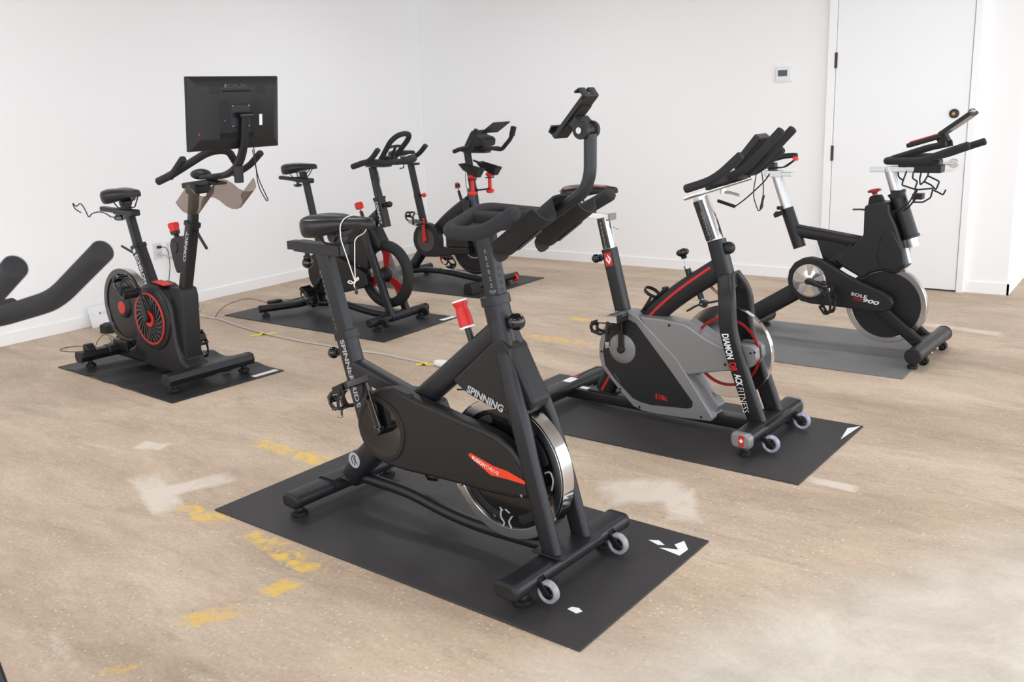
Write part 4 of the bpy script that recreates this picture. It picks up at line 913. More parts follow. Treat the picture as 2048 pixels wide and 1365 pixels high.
def bikeC():
    r = thing('spin_bike', 'black spin bike with clear red spoked flywheel, second from the corner beside the left wall', 'spin bike', (-4.099, 4.48, .006), -.5, 'spin bikes')
    b = MB()
    b.bar([(-.757, 0, .70), (-.66, 0, .30)], .05, .065, rr=.02)
    b.tube([(-.81, 0, .085), (-.68, 0, .24)], .043, 18)
    b.tube([(-.11, 0, .735), (-.30, 0, .60), (-.62, 0, .30)], .042, 18, fr=.1)
    for q in (-1, 1): b.bar([(-.215, q * .045, .64), (-.175, q * .07, .54), (-.055, q * .074, .235), (.005, q * .076, .07)], .038, .06, rr=.016, fr=.05)
    b.tube([(-.90, 0, .06), (-.70, 0, .075), (-.52, 0, .092), (-.33, 0, .062), (-.20, 0, .050), (0, 0, .055)], .024, 16, fr=.1)
    fr = b.build('frame', 'black', r)
    b = MB(); b.bar([(-.112, 0, .838), (-.070, 0, .648)], .056, .058, rr=.006); b.bar([(-.114, 0, .846), (-.110, 0, .828)], .062, .066, rr=.006); hs = b.build('head_sleeve', 'black', fr, bev=.0015)
    b = MB(); b.text('CONNECT', .021, (-.124, -.0285, .815), (.21, 0, -.98), (.98, 0, .21), width=.148, bold=.02); b.build('lettering', 'print_white', hs)
    b = MB(); b.bar([(-.156, 0, 1.04), (-.112, 0, .83)], .04, .042, rr=.004); hp = b.build('handlebar_post', 'black', r)
    b = MB(); marks(b, 'ABCDEFGH', (-.133, -.0205, .955), (-.117, -.0205, .855), .009, 0); b.build('height_marks', 'print_dim', hp)
    b = MB(); b.tube([(-.125, 0, 1.04), (-.095, 0, .98), (-.105, .005, .93), (-.085, 0, .88)], .003, 6, fr=.03); b.build('console_cable', 'steel', hp)
    knob(r, (-.024, 0, .801), .020, (-.09, 0, .79), m='plastic', sc=(1.1, 1, 1), sr=.012)
    hoop_bar(r, .115, 1.165)
    b = MB(); b.box((-.10, 0, 1.052), (.17, .075, .02)); b.build('handlebar_slider', 'black', r, bev=.003)
    # seat
    b = MB(); b.bar([(-.807, 0, .93), (-.757, 0, .695)], .04, .05, rr=.014); sp = b.build('seat_post', 'black', r)
    b = MB(); marks(b, 'ABCDEFGHIJ', (-.811, -.0205, .875), (-.773, -.0205, .715), .007, 0); b.build('height_marks', 'print_dim', sp)
    b = MB(); b.box((-.91, 0, .948), (.33, .04, .026), Matrix.Rotation(R(4), 3, 'Y')); b.box((-.83, 0, .945), (.16, .058, .034), Matrix.Rotation(R(4), 3, 'Y')); sl = b.build('seat_slider', 'black', r, bev=.008, seg=3)
    b = MB(); b.lathe([(0, 0), (.012, 0), (.012, .02), (.03, .022), (.032, .034), (.02, .042), (0, .042)], (-.893, 0, .938), (0, 0, -1), 20); b.build('slider_knob', 'gloss', sl)
    b = MB(); b.box((-.83, 0, .975), (.035, .04, .05)); b.build('seat_clamp', 'black', sl)
    saddle(r, -1.000, -.690, 1.058, w=.19, th=.080)
    b = MB(); b.lathe([(0, -.022), (.024, -.022), (.028, -.010), (.028, .012), (.024, .022), (0, .022)], (-.302, 0, .782), (-.3, 0, .95), 22, lobes=8, amp=.03); rk = b.build('resistance_knob', 'red', r)
    b = MB(); b.tube([(-.297, 0, .765), (-.285, 0, .735)], .006, 10); b.build('knob_spindle', 'brass', rk)
    b = MB(); b.tube([(-.288, 0, .745), (-.25, 0, .64)], .012, 14); b.tube([(-.272, 0, .70), (-.25, 0, .63)], .02, 14); b.build('knob_stem', 'black', rk)
    # fender and wheel
    b = MB(); b.prism([(-.24, .615), (-.165, .650), (-.135, .630), (-.085, .545), (-.09, .510), (-.16, .535), (-.225, .525)], -.05, .05); b.build('brake_cover', 'frame', r, bev=.008)
    fc_ = (-.088, 0, .332); RR = .226
    b = MB(); b.annulus(RR - .062, RR, -.032, .032, fc_, n=80, bev=.012); fw = b.build('flywheel', 'rubber', r, smooth=60)
    b = MB(); b.annulus(.045, RR - .055, -.003, .003, fc_, n=72, bev=.0005); b.build('clear_disc', mat('clear_tinted_disc', (232, 226, 228), .08, 0, trans=.9, ior=1.1), fw)
    for a in (85, 205, 325):
        b = MB(); u = V((math.cos(R(a)), 0, math.sin(R(a)))); t_ = V((-u.z, 0, u.x)); c = V(fc_)
        A = [c + u * .04 - t_ * .02, c + u * (RR - .058) - t_ * .032, c + u * (RR - .058) + t_ * .032, c + u * .04 + t_ * .02]
        b.loft([[p + V((0, -.006, 0)) for p in A], [p + V((0, .006, 0)) for p in A]]); b.build('spoke', 'darkred', fw)
    b = MB(); b.lathe([(0, -.082), (.040, -.082), (.044, -.076), (.044, -.02), (.052, -.014), (.052, .02), (.03, .05), (0, .05)], fc_, (0, 1, 0), 32); b.build('hub', 'plastic', fw)
    out = [(-.775, .31), (-.765, .375), (-.735, .425), (-.68, .46), (-.61, .465), (-.50, .445), (-.38, .405), (-.27, .365), (-.205, .335), (-.195, .26), (-.25, .235), (-.36, .205), (-.50, .172), (-.60, .160), (-.69, .172), (-.745, .215), (-.770, .26)]
    b = MB(); b.prism(out, -.08, -.03); g = b.build('drive_cover', 'guard', r, bev=.010, seg=3)
    b = MB(); b.prism([(-.60, .45), (-.50, .55), (-.36, .64), (-.24, .60), (-.20, .48), (-.22, .36)], -.045, .02); b.build('frame_cover', 'plastic', r, bev=.008)
    b = MB(); b.prism([(-.545, .500), (-.525, .505), (-.405, .600), (-.42, .612), (-.46, .590), (-.535, .525)], -.0465, -.0455); b.build('red_print', 'darkred', r)
    b = MB(); b.lathe([(0, -.002), (.05, -.002), (.05, .002), (0, .002)], (-.60, -.081, .315), (0, 1, 0), 32); b.build('crank_disc', 'red', g)
    screws(g, [(-.245, .29), (-.70, .22), (-.42, .21)], y=-.0805, r=.006)
    crank(r, (-.60, -.094, .315), (-.70, -.1, .19), 'black'); crank(r, (-.60, .094, .315), (-.50, .1, .44), 'black')
    b = MB(); b.tube([(-.60, -.09, .315), (-.60, .09, .315)], .015, 12); b.build('crank_axle', 'steel', r)
    pedal(r, (-.70, -.155, .19), -1, tilt=35, up=-1); pedal(r, (-.50, .155, .44), 1, tilt=-140, up=-1)
    rs = stabtube(r, [(-1.035, -.315, .058), (-.93, -.05, .055), (-.93, .05, .055), (-1.035, .315, .058)], .026, fr=.06)
    fs = stabtube(r, [(0, -.275, .062), (0, .275, .062)], .029)
    b = MB(); b.bar([(0, -.09, .064), (0, .09, .064)], .064, .060, side=(1, 0, 0), rr=.02); b.build('stabilizer_sleeve', 'frame', fs)
    for y in (-.285, .285): foot(rs, -1.02, y, .04, r=.026)
    for y in (-.215, .215): foot(fs, 0, y, .04, r=.028)
    for y in (-.20, .20): castor(r, (.062, y, .052), .030, w=.022, m='rubber', hub='black', brk=(.030, y, .065))
    return r
bikeC()
Cm = Matrix.Translation((-4.099, 4.48, .006)) @ Matrix.Rotation(R(-.5), 4, 'Z')
b = MB(); b.box((0, 0, .016), (.055, .105, .03)); o = b.build('power_adapter', 'plastic', bev=.004); o.location = (-5.40, 4.53, .0065); o.rotation_euler = (0, 0, R(-5))
tag(o, 'black power adapter brick lying on the mat behind the red spoked bike', 'adapter')
b = MB(); b.tube([(-5.39, 4.47, .02), (-5.43, 4.42, .05), (-5.50, 4.36, .075), (-5.56, 4.20, .05), (-5.53, 4.09, .004), (-5.46, 4.02, .003)], .0022, 6, fr=.06); tag(b.build('charging_cable', 'cable'), 'thin black cable arching from the adapter brick to the floor', 'cable')
b = MB(); b.tube([(-5.36, 4.56, .02), (-5.28, 4.52, .010), (-5.15, 4.42, .05), (-5.10, 4.35, .105), (-5.03, 4.38, .10), (-4.99, 4.46, .11), (-4.95, 4.52, .20), (-4.90, 4.50, .12)], .0025, 6, fr=.05); tag(b.build('charging_cable', 'cable'), 'black cable winding along the rear stabilizer of the red spoked bike', 'cable')

def bikeD():
    r = thing('spin_bike', 'black spin bike with a big flat screen on a curved post, nearest the left wall', 'spin bike', (-4.11, 2.95, .012), -3, 'spin bikes')
    b = MB()
    b.bar([(-.572, 0, .705), (-.50, 0, .545), (-.40, 0, .34)], .066, .062, rr=.012)
    b.bar([(-.007, 0, .860), (-.145, 0, .480), (-.16, 0, .40)], .058, .058, rr=.010)
    b.bar([(-.575, 0, .712), (-.566, 0, .692)], .074, .070, rr=.012); b.bar([(-.004, 0, .868), (-.012, 0, .846)], .068, .068, rr=.010)
    b.bar([(-.88, 0, .06), (-.60, 0, .055), (0, 0, .055)], .09, .06, rr=.01)
    fr = b.build('frame', 'black', r, bev=.0015)
    b = MB(); d = V((.17, 0, -.40)).normalized(); b.text('ECHELON', .030, (-.562, -.0335, .655), d, (.92, 0, .39), width=.175, bold=.02); disc(b, (-.566, -.0338, .683), .016)
    b.build('lettering', 'print_white', fr)
    b = MB(); d = V((.36, 0, .93)); b.text('CONNECT', .022, (-.066, -.0295, .655), d, (-.93, 0, .36), width=.168, bold=.01); b.build('lettering', 'print_white', fr)
    # housing
    out = [(-.560, .34), (-.545, .405), (-.505, .462), (-.450, .500), (-.385, .515), (-.320, .508), (-.265, .485), (-.225, .455), (-.195, .44), (-.180, .40), (-.165, .20), (-.13, .115), (-.06, .085), (-.01, .060), (-.03, .035), (-.20, .030), (-.40, .030), (-.55, .045), (-.68, .055), (-.68, .10), (-.60, .135), (-.560, .20), (-.560, .27)]
    b = MB(); b.prism(out, -.082, .06); g = b.build('drive_cover', 'guard', r, bev=.016, seg=4)
    cc_ = (-.370, 0, .323)
    b = MB(); b.lathe([(0, -.098), (.135, -.098), (.175, -.090), (.182, -.075), (0, -.075)], cc_, (0, 1, 0), 64); rd = b.build('round_cover', 'plastic', g, smooth=50)
    b = MB(); b.annulus(.134, .148, -.104, -.095, cc_, n=64, bev=.003); b.build('red_ring', mat('muted_red_plastic', (176, 48, 44), .45), rd)
    for k in range(24):
        a0 = 2 * math.pi * k / 24; b = MB()
        pts = [(cc_[0] + (.04 + .092 * t) * math.cos(a0 + .55 * t), -.099, cc_[2] + (.04 + .092 * t) * math.sin(a0 + .55 * t)) for t in (0, .33, .66, 1)]
        b.sweep(pts, rrect(.008, .012, .002), side=(0, 1, 0), scale=[.5, .8, 1.1, 1.3]); b.build('fan_blade', 'gloss', rd)
    b = MB(); b.annulus(.022, .044, -.106, -.097, cc_, n=40, bev=.002); b.build('red_hub_ring', 'red', rd)
    b = MB(); b.prism([(-.215, .505), (-.175, .515), (-.108, .505), (-.098, .46), (-.115, .25), (-.125, .11), (-.06, .085), (-.05, .065), (-.20, .065), (-.205, .20), (-.205, .40)], -.052, .052); b.build('front_column_cover', 'plastic', r, bev=.012, seg=3)
    for k in range(6):
        b = MB(); b.box((-.585 + k * .016, -.083, .115 - k * .008), (.006, .004, .06), Matrix.Rotation(R(30), 3, 'Y')); b.build('vent_slot', 'cable', g)
    b = MB(); b.box((-.33, -.02, .516), (.12, .06, .004), Matrix.Rotation(R(6), 3, 'Y')); b.build('red_label', 'redpaint', g)
    screws(g, [(-.195, .36), (-.13, .07), (-.30, .06)], y=-.083, r=.005)
    # flywheel at the rear
    fc_ = (-.750, 0, .335); RR = .222
    b = MB(); b.annulus(RR - .012, RR, -.022, .022, fc_, n=90); fw = b.build('flywheel', 'brushed', r, smooth=30)
    b = MB(); b.lathe([(0, -.030), (.17, -.030), (RR - .008, -.024), (RR - .008, .024), (.17, .03), (0, .030)], fc_, (0, 1, 0), 72); fcv = b.build('flywheel_cover', 'guard', fw, smooth=30)
    b = MB(); b.annulus(RR - .030, RR + .006, -.034, -.022, fc_, n=90, bev=.003); b.build('cover_rim', 'gloss', fcv)
    b = MB(); b.lathe([(0, -.050), (.045, -.048), (.062, -.040), (.066, -.028), (0, -.028)], fc_, (0, 1, 0), 40); hc = b.build('hub_cover', 'plastic', fcv, smooth=50)
    b = MB(); b.lathe([(0, -.054), (.036, -.054), (.039, -.050), (.039, -.046), (0, -.046)], fc_, (0, 1, 0), 36); b.build('red_cap', mat('muted_red_cap', (186, 52, 48), .45), hc)
    # cranks
    crank(r, (cc_[0], -.118, cc_[2]), (-.405, -.125, .490), 'black'); crank(r, (cc_[0], .085, cc_[2]), (-.330, .105, .160), 'black')
    b = MB(); b.tube([(cc_[0], -.118, cc_[2]), (cc_[0], .085, cc_[2])], .016, 14); b.build('crank_axle', 'steel', r)
    p = pedal(r, (-.405, -.190, .490), -1, tilt=-160, m='plastic', up=-1)
    b = MB(); b.box((-.405, -.19, .478), (.075, .085, .022), Matrix.Rotation(R(20), 3, 'Y')); b.build('pedal_body', 'gloss', p, bev=.004)
    pedal(r, (-.330, .165, .160), 1, tilt=55, m='plastic', up=-1)
    # seat
    b = MB(); b.bar([(-.625, 0, .875), (-.571, 0, .70)], .044, .044, rr=.006); sp = b.build('seat_post', 'black', r)
    b = MB(); marks(b, 'ABCDEFGHIJ', (-.622, -.0225, .835), (-.588, -.0225, .72), .007, 0); b.build('height_marks', 'print_dim', sp)
    b = MB(); b.box((-.74, 0, .895), (.37, .040, .028), Matrix.Rotation(R(2), 3, 'Y')); b.box((-.66, 0, .893), (.20, .062, .036), Matrix.Rotation(R(2), 3, 'Y')); sl = b.build('seat_slider', 'black', r, bev=.008, seg=3)
    b = MB(); b.lathe([(0, 0), (.014, 0), (.014, .012), (.034, .016), (.036, .032), (.025, .040), (0, .040)], (-.735, 0, .882), (0, 0, -1), 20); b.build('slider_knob', 'gloss', sl)
    b = MB(); b.box((-.655, 0, .925), (.04, .045, .055)); b.lathe([(0, -.03), (.018, -.03), (.018, .03), (0, .03)], (-.655, 0, .945), (0, 1, 0), 14); b.build('seat_clamp', 'black', sl)
    saddle(r, -.790, -.500, 1.022, w=.215, th=.090)
    b = MB(); b.tube([(-.60, -.005, .650), (-.62, 0, .655), (-.755, 0, .690)], .007, 10, fr=.01, dome=.004); b.lathe([(0, 0), (.013, 0), (.013, .022), (0, .022)], (-.60, 0, .645), (-.9, 0, .3), 14); b.build('seat_lever', 'black', r)
    b = MB(); b.lathe([(0, 0), (.013, 0), (.013, .03), (0, .03)], (.0, 0, .815), (.95, 0, -.3), 14); b.tube([(.035, 0, .808), (.05, .0, .79), (.10, 0, .735)], .008, 10, fr=.01, dome=.005); b.build('handlebar_lever', 'black', r)
    # resistance housing
    b = MB(); b.prism([(-.205, .735), (-.185, .772), (-.140, .785), (-.05, .785), (-.10, .60), (-.165, .585), (-.180, .62), (-.195, .68)], -.030, .030); rh = b.build('brake_housing', 'plastic', r, bev=.010, seg=3)
    b = MB(); b.lathe([(0, 0), (.032, 0), (.030, .004), (0, .005)], (-.155, -.031, .728), (0, -1, 0), 28); b.build('housing_disc', 'guard', rh)
    b = MB(); b.tube([(-.165, 0, .775), (-.178, 0, .80)], .014, 14); b.lathe([(0, -.012), (.024, -.012), (.026, .002), (0, .004)], (-.180, 0, .805), (-.25, 0, .97), 20); b.build('knob_stem', 'black', rh)
    b = MB(); b.lathe([(0, .004), (.027, .004), (.025, .018), (.029, .030), (.029, .044), (.026, .050), (0, .050)], (-.180, 0, .805), (-.25, 0, .97), 26, lobes=10, amp=.02); b.build('resistance_knob', 'red', r)
    # handlebar post, handlebar, screen
    b = MB(); b.bar([(.045, 0, 1.055), (.020, 0, .945), (-.005, 0, .855)], .044, .044, rr=.006); hp = b.build('handlebar_post', 'black', r)
    for k in range(6):
        b = MB(); disc(b, (.028 - .005 * k + .0135, 0, .925 - .013 * k), .004, axis=(.96, 0, .26)); b.build('post_hole', 'cable', hp)
    b = MB(); marks(b, 'ABCDE', (.020, -.0225, .925), (.004, -.0225, .875), .007, 0); b.build('height_marks', 'print_dim', hp)
    b = MB()
    b.tube([(.090, -.228, 1.100), (.165, -.205, 1.128), (.290, -.055, 1.237), (.290, .055, 1.237), (.165, .205, 1.128), (.090, .228, 1.100)], .0190, 18, dome=.008, fr=[.05, .05, .05, .05])
    for q in (-1, 1): b.bar([(.170, q * .212, 1.120), (.235, q * .222, 1.150), (.325, q * .226, 1.212)], .034, .028, side=(0, 1, 0), rr=.010, fr=.03)
    hb = b.build('handlebar', 'foam', r)
    b = MB(); b.ball((.115, 0, 1.118), .055, (1.15, .85, .5)); b.tube([(.16, -.03, 1.105), (.30, -.035, 1.115), (.37, -.02, 1.125)], .011, 12, fr=.04); b.tube([(.16, .03, 1.105), (.30, .035, 1.115), (.37, .0, 1.125)], .011, 12, fr=.04); b.build('handlebar_mount', 'plastic', hb)
    b = MB(); b.box((.10, 0, 1.070), (.24, .07, .03), Matrix.Rotation(R(-6), 3, 'Y')); b.box((.08, 0, 1.045), (.09, .10, .05)); b.build('handlebar_slider', 'plastic', r, bev=.008)
    b = MB(); b.bar([(.20, -.01, 1.105), (.36, -.015, 1.118), (.465, -.02, 1.160), (.520, -.02, 1.24), (.556, -.02, 1.40)], .040, .030, rr=.010, fr=[.05, .07, .06]); b.bar([(.463, -.02, 1.085), (.468, -.02, 1.165)], .042, .032, rr=.010); ps = b.build('screen_post', 'black', r)
    b = MB(); b.lathe([(0, -.036), (.013, -.036), (.013, .036), (0, .036)], (.560, -.02, 1.403), (0, 1, 0), 18); b.build('post_hinge', 'gloss', ps)
    Y0, Y1 = -.302, .212; yc = (Y0 + Y1) / 2
    tl = -math.atan2(.040, .33)
    rotm = Matrix.Rotation(-tl * -1, 3, 'Y')
    def sp_(u, v, w): # u lateral, v up, w towards +X (back of the panel)
        up_ = V((-math.sin(tl), 0, math.cos(tl))); n_ = V((math.cos(tl), 0, math.sin(tl)))
        return V((.526, yc, 1.412)) + V((0, 1, 0)) * u + up_ * v + n_ * w
    hw, hh = .256, .168
    rect = lambda a, b_, w: [sp_(-a, -b_, w), sp_(a, -b_, w), sp_(a, b_, w), sp_(-a, b_, w)]
    b = MB(); b.loft([rect(hw, hh, -.030), rect(hw, hh, -.016)]); scr = b.build('screen', 'plastic', r, bev=.003)
    rect2 = lambda x0, x1, z0, z1, w: [sp_(x0, z0, w), sp_(x1, z0, w), sp_(x1, z1, w), sp_(x0, z1, w)]
    b = MB(); b.loft([rect(hw - .002, hh - .002, -.016), rect(hw - .004, hh - .004, -.010), rect2(-hw + .052, hw - .045, -hh + .055, hh - .045, .012)]); sb_ = b.build('screen_back', 'guard', scr, bev=.002)
    b = MB(); b.loft([rect(hw - .012, hh - .012, -.0305), rect(hw - .012, hh - .012, -.0312)]); b.build('screen_glass', 'gloss', scr)
    b = MB(); b.loft([rect2(-.040, .068, -.065, .045, .010), rect2(-.037, .065, -.062, .042, .016)]); mp = b.build('mount_plate', 'black', scr, bev=.001)
    for a, c_ in ((-.032, .037), (.060, .037), (-.032, -.057), (.060, -.057)):
        b = MB(); b.lathe([(0, 0), (.003, 0), (.003, .002), (0, .002)], sp_(a, c_, .016), (math.cos(tl), 0, math.sin(tl)), 10); b.build('mount_screw', 'steel', mp)
    for x0 in (-.103, .073):
        b = MB()
        for i in range(7):
            for j in range(20):
                x = x0 + .004 + i * .0075; z = -.085 + j * .0078 + (i % 2) * .0039
                b.flat([sp_(x, z, .0127), sp_(x + .003, z, .0127), sp_(x + .003, z + .003, .0127), sp_(x, z + .003, .0127)])
        o_ = b.build('vent_grid', 'hole', scr); 
    for x0 in (-.130, .125):
        b = MB()
        for i in range(6):
            for j in range(5):
                x = x0 + i * .010 + (j % 2) * .005; z = .092 + j * .008
                w_ = .0130 if z < .122 else .0130 - (z - .122) * .52
                b.flat([sp_(x - .025, z, w_), sp_(x - .019, z + .003, w_), sp_(x - .018, z + .0055, w_), sp_(x - .024, z + .0025, w_)])
        b.build('speaker_grid', 'hole', scr)
    b = MB(); b.loft([rect2(-.085, .075, .100, .108, .0122), rect2(-.085, .075, .100, .108, .0130)]); b.build('handle_slot', 'hole', scr)
    nb = (math.cos(tl), 0, math.sin(tl))
    b = MB(); b.text('ECHELON', .016, sp_(-.052, .120, .0125), (0, 1, 0), (-math.sin(tl) , 0, math.cos(tl)), width=.100); disc(b, sp_(-.066, .128, .0128), .009, axis=nb); b.build('lettering', 'embossed', scr)
    b = MB(); disc(b, sp_(-.212, -.088, .0095), .0055, axis=nb); b.build('power_button', 'red', scr)
    b = MB(); b.lathe([(0, 0), (.0025, 0), (.0025, .001), (0, .001)], sp_(-.075, -.03, .013), nb, 10); b.build('indicator_light', 'blue', scr)
    b = MB(); b.flat([sp_(.122, -.058, .0128), sp_(.140, -.058, .0128), sp_(.140, -.006, .0128), sp_(.122, -.006, .0128)]); b.build('paper_label', 'paper', scr)
    b = MB(); b.loft([rect2(-.10, .09, -.113, -.085, .006), rect2(-.10, .09, -.113, -.088, .0135)]); b.build('connector_recess', 'hole', scr)
    b = MB(); b.tube([V((.535, .03, 1.27)), V((.525, .04, 1.18)), V((.515, .05, 1.06)), V((.52, .09, .985)), V((.52, .10, .99)), V((.52, .05, 1.10)), V((.53, .025, 1.24))], .0025, 6, fr=.05); b.build('screen_cable', 'cable', scr)
    # smoked bottle holder
    pr = [(-.195, .075), (-.190, .050), (-.180, .020), (-.155, .0), (-.125, -.006), (-.095, .0), (-.072, .02), (-.052, .055), (-.03, .078), (0, .084), (.03, .078), (.052, .055), (.072, .02), (.095, .0), (.125, -.006), (.155, .0), (.180, .02), (.190, .050), (.195, .075)]
    b = MB(); b.sheet(pr, (.215, 0, .935), (.335, 0, 1.025), (-.6, 0, .8), (0, 1, 0), .004); b.build('bottle_holder', 'smoke', r, smooth=60)
    b = MB(); b.bar([(.20, 0, 1.085), (.29, 0, 1.075)], .06, .012, rr=.004); b.build('holder_bracket', 'plastic', r)
    # stabilizers
    oc = [(.042, .0), (.032, .028), (.0, .034), (-.032, .028), (-.042, 0), (-.032, -.028), (0, -.034), (.032, -.028)]
    def st(x, y0, y1, z):
        b = MB(); b.sweep([(x, y0 + .012, z), (x, y1 - .012, z)], oc, side=(1, 0, 0)); o = b.build('stabilizer', 'black', r, bev=.003)
        for a, c in ((y0 + .014, y0), (y1 - .014, y1)):
            b = MB(); b.sweep([(x, a, z), (x, c, z)], oc, side=(1, 0, 0), scale=[1.06, 1.0]); b.build('end_cap', 'plastic', o, bev=.003)
        return o
    fs = st(0, -.262, .275, .068); rs = st(-.88, -.285, .285, .070)
    b = MB(); b.sweep([(-.88, -.11, .072), (-.88, .11, .072)], oc, side=(1, 0, 0), scale=[1.1, 1.1]); b.box((-.82, 0, .10), (.16, .11, .06)); b.build('rear_bracket', 'guard', r, bev=.006)
    b = MB(); b.prism([(-.92, .10), (-.905, .135), (-.875, .135), (-.845, .10)], -.235, -.185); b.build('wheel_cover', 'plastic', rs, bev=.004)
    for y in (-.215, .225): foot(fs, 0, y, .04, r=.03); foot(rs, -.88, y, .045, r=.03)
    b = MB(); b.tube([(-.74, .0, .885), (-.80, -.01, .85), (-.86, -.02, .88), (-.93, -.02, .885), (-1.02, -.02, .87), (-1.06, -.02, .84), (-1.10, -.02, .90), (-1.14, -.02, .93), (-1.20, -.02, .90), (-1.24, -.02, .93), (-1.22, -.02, .89), (-1.15, -.02, .87)], .0035, 8, fr=.03); b.build('loose_seat_cable', 'cable', r)
    return r
bikeD()
Dm = Matrix.Translation((-4.11, 2.95, .012)) @ Matrix.Rotation(R(-3), 4, 'Z')
b = MB(); b.box((0, 0, .022), (.11, .06, .035)); o = b.build('power_adapter', 'plastic', bev=.005); o.location = (-5.03, 3.05, .098); o.rotation_euler = (0, 0, R(20))
tag(o, 'black power adapter resting on the rear stabilizer of the bike with the screen', 'adapter')
b = MB(); b.tube([(-5.05, 3.0, .12), (-5.12, 2.96, .16), (-5.20, 2.95, .10), (-5.30, 2.98, .01), (-5.42, 2.98, .003), (-5.50, 3.08, .003), (-5.62, 3.0, .003), (-5.60, 2.90, .003), (-5.45, 2.93, .003), (-5.38, 3.05, .003), (-5.48, 3.22, .003), (-5.62, 3.28, .003)], .0024, 6, fr=.06)
tag(b.build('charging_cable', 'brown'), 'thin brown cable looping on the floor beside the black bag', 'cable')
b = MB(); b.box((0, 0, .012), (.05, .032, .024)); t = thing('wheel_lock_tool', 'small black and silver tool lying on the wrinkled mat by the screen bike', 'tool', (-4.17, 3.11, .018), 60); b.build('handle', 'plastic', t, bev=.006)
b = MB(); b.tube([(-.09, 0, .012), (-.02, 0, .012)], .003, 8); b.build('shaft', 'steel', t)
b = MB(); b.lathe([(0, 0), (.008, 0), (.008, .003), (0, .003)], (.01, 0, .0235), (0, 0, 1), 12); b.build('metal_ring', 'alu', t)
def bikeE():
    r = thing('spin_bike', 'black spin bike with wire bottle cages and chrome crank disc, in front of the door', 'spin bike', (-1.007, 5.24, .006), -3, 'spin bikes')
    b = MB()
    b.bar([(-.795, 0, .765), (-.712, 0, .545)], .062, .072, rr=.03)
    b.bar([(-.765, 0, .645), (-.60, 0, .625), (-.34, 0, .590)], .055, .072, rr=.025)
    b.prism([(-.61, .60), (-.585, .53), (-.570, .49), (-.53, .47), (-.42, .46), (-.33, .50), (-.33, .60)], -.024, .024)
    b.bar([(-.40, 0, .56), (-.60, 0, .40), (-.70, 0, .33)], .06, .085, rr=.02)
    b.bar([(-.68, 0, .32), (-.985, 0, .12)], .07, .100, rr=.02)
    b.tube([(-.207, 0, .868), (-.124, 0, .640)], .040, 22)
    b.tube([(-.127, 0, .648), (-.122, 0, .634)], .046, 22); b.tube([(-.209, 0, .874), (-.203, 0, .860)], .045, 22)
    b.bar([(-.30, 0, .60), (-.20, 0, .70)], .05, .12, rr=.02)
    for q in (-1, 1): b.bar([(-.33, q * .066, .32), (-.215, q * .068, .235), (-.03, q * .070, .085)], .028, .062, rr=.008)
    fr = b.build('frame', 'black', r, bev=.0015)
    b = MB(); b.tube([(-.124, 0, .640), (-.106, 0, .590)], .029, 20); b.build('post_tail', 'alu', fr)
    b = MB(); b.bar([(-.15, 0, .58), (-.125, 0, .50)], .045, .03, rr=.006); b.build('fork_brace', 'alu', fr)
    b = MB(); b.tube([(-.862, 0, .955), (-.793, 0, .760)], .0285, 22); b.build('seat_post', 'alu', r)
    b = MB(); b.box((-.848, 0, .958), (.165, .04, .022)); b.box((-.875, 0, .960), (.09, .058, .036)); sl = b.build('seat_slider', 'alu', r, bev=.003)
    b = MB(); b.box((-.885, 0, .995), (.04, .045, .05)); b.build('seat_clamp', 'black', sl, bev=.004)
    s = saddle(r, -1.01, -.742, 1.068, w=.17, th=.06, tilt=.02)
    b = MB(); b.loft([[(-.765, -.020, 1.060), (-.765, .020, 1.060), (-.765, .022, 1.034), (-.765, -.022, 1.034)], [(-.745, -.014, 1.058), (-.745, .014, 1.058), (-.740, .014, 1.034), (-.740, -.014, 1.034)]]); b.build('red_nose', 'brightred', s, bev=.006, seg=3)
    b = MB(); b.loft([[(-.93, -.060, 1.078), (-.93, -.02, 1.080), (-.93, -.02, 1.072), (-.93, -.060, 1.070)], [(-.86, -.040, 1.078), (-.86, -.016, 1.080), (-.86, -.016, 1.072), (-.86, -.040, 1.070)]]); b.build('red_panel', 'brightred', s)
    b = MB(); b.lathe([(0, 0), (.014, 0), (.014, .022), (0, .022)], (-.83, -.03, .735), (-.4, -.9, .1), 12); b.box((-.825, -.045, .735), (.055, .018, .026), Matrix.Rotation(R(-25), 3, 'Y')); b.box((-.825, -.03, .768), (.03, .02, .02)); b.build('post_clamp', 'plastic', r, bev=.004)
    # body shroud
    out = [(-.352, .800), (-.350, .640), (-.40, .585), (-.505, .500), (-.44, .455), (-.344, .405), (-.300, .440), (-.255, .455), (-.170, .446), (-.122, .490), (-.140, .58), (-.185, .705), (-.215, .765), (-.225, .825), (-.30, .822)]
    b = MB(); b.prism(out, -.062, .062); g = b.build('body_cover', 'guard', r, bev=.014, seg=3)
    b = MB(); b.prism([(-.262, .62), (-.235, .69), (-.20, .68), (-.140, .57), (-.130, .50), (-.170, .462), (-.25, .47), (-.275, .53)], -.068, .068); b.build('brake_cover', 'plastic', g, bev=.010, seg=3)
    for k in range(4):
        b = MB(); b.bar([(-.262 + k * .003, -.0685, .545 - k * .017), (-.20 + k * .003, -.0685, .540 - k * .017)], .002, .004, side=(0, 1, 0), rr=.0008); b.build('vent_slot', 'cable', g)
    b = MB(); b.prism([(-.345, .80), (-.338, .850), (-.285, .858), (-.262, .81)], -.030, .030); b.build('knob_boot', 'rubber', g, bev=.010)
    b = MB(); b.lathe([(0, 0), (.012, 0), (.014, .012), (.032, .016), (.034, .024), (.024, .031), (0, .032)], (-.316, 0, .856), (-.2, 0, .98), 24, lobes=6, amp=.06); b.build('resistance_knob', 'darkred', r)
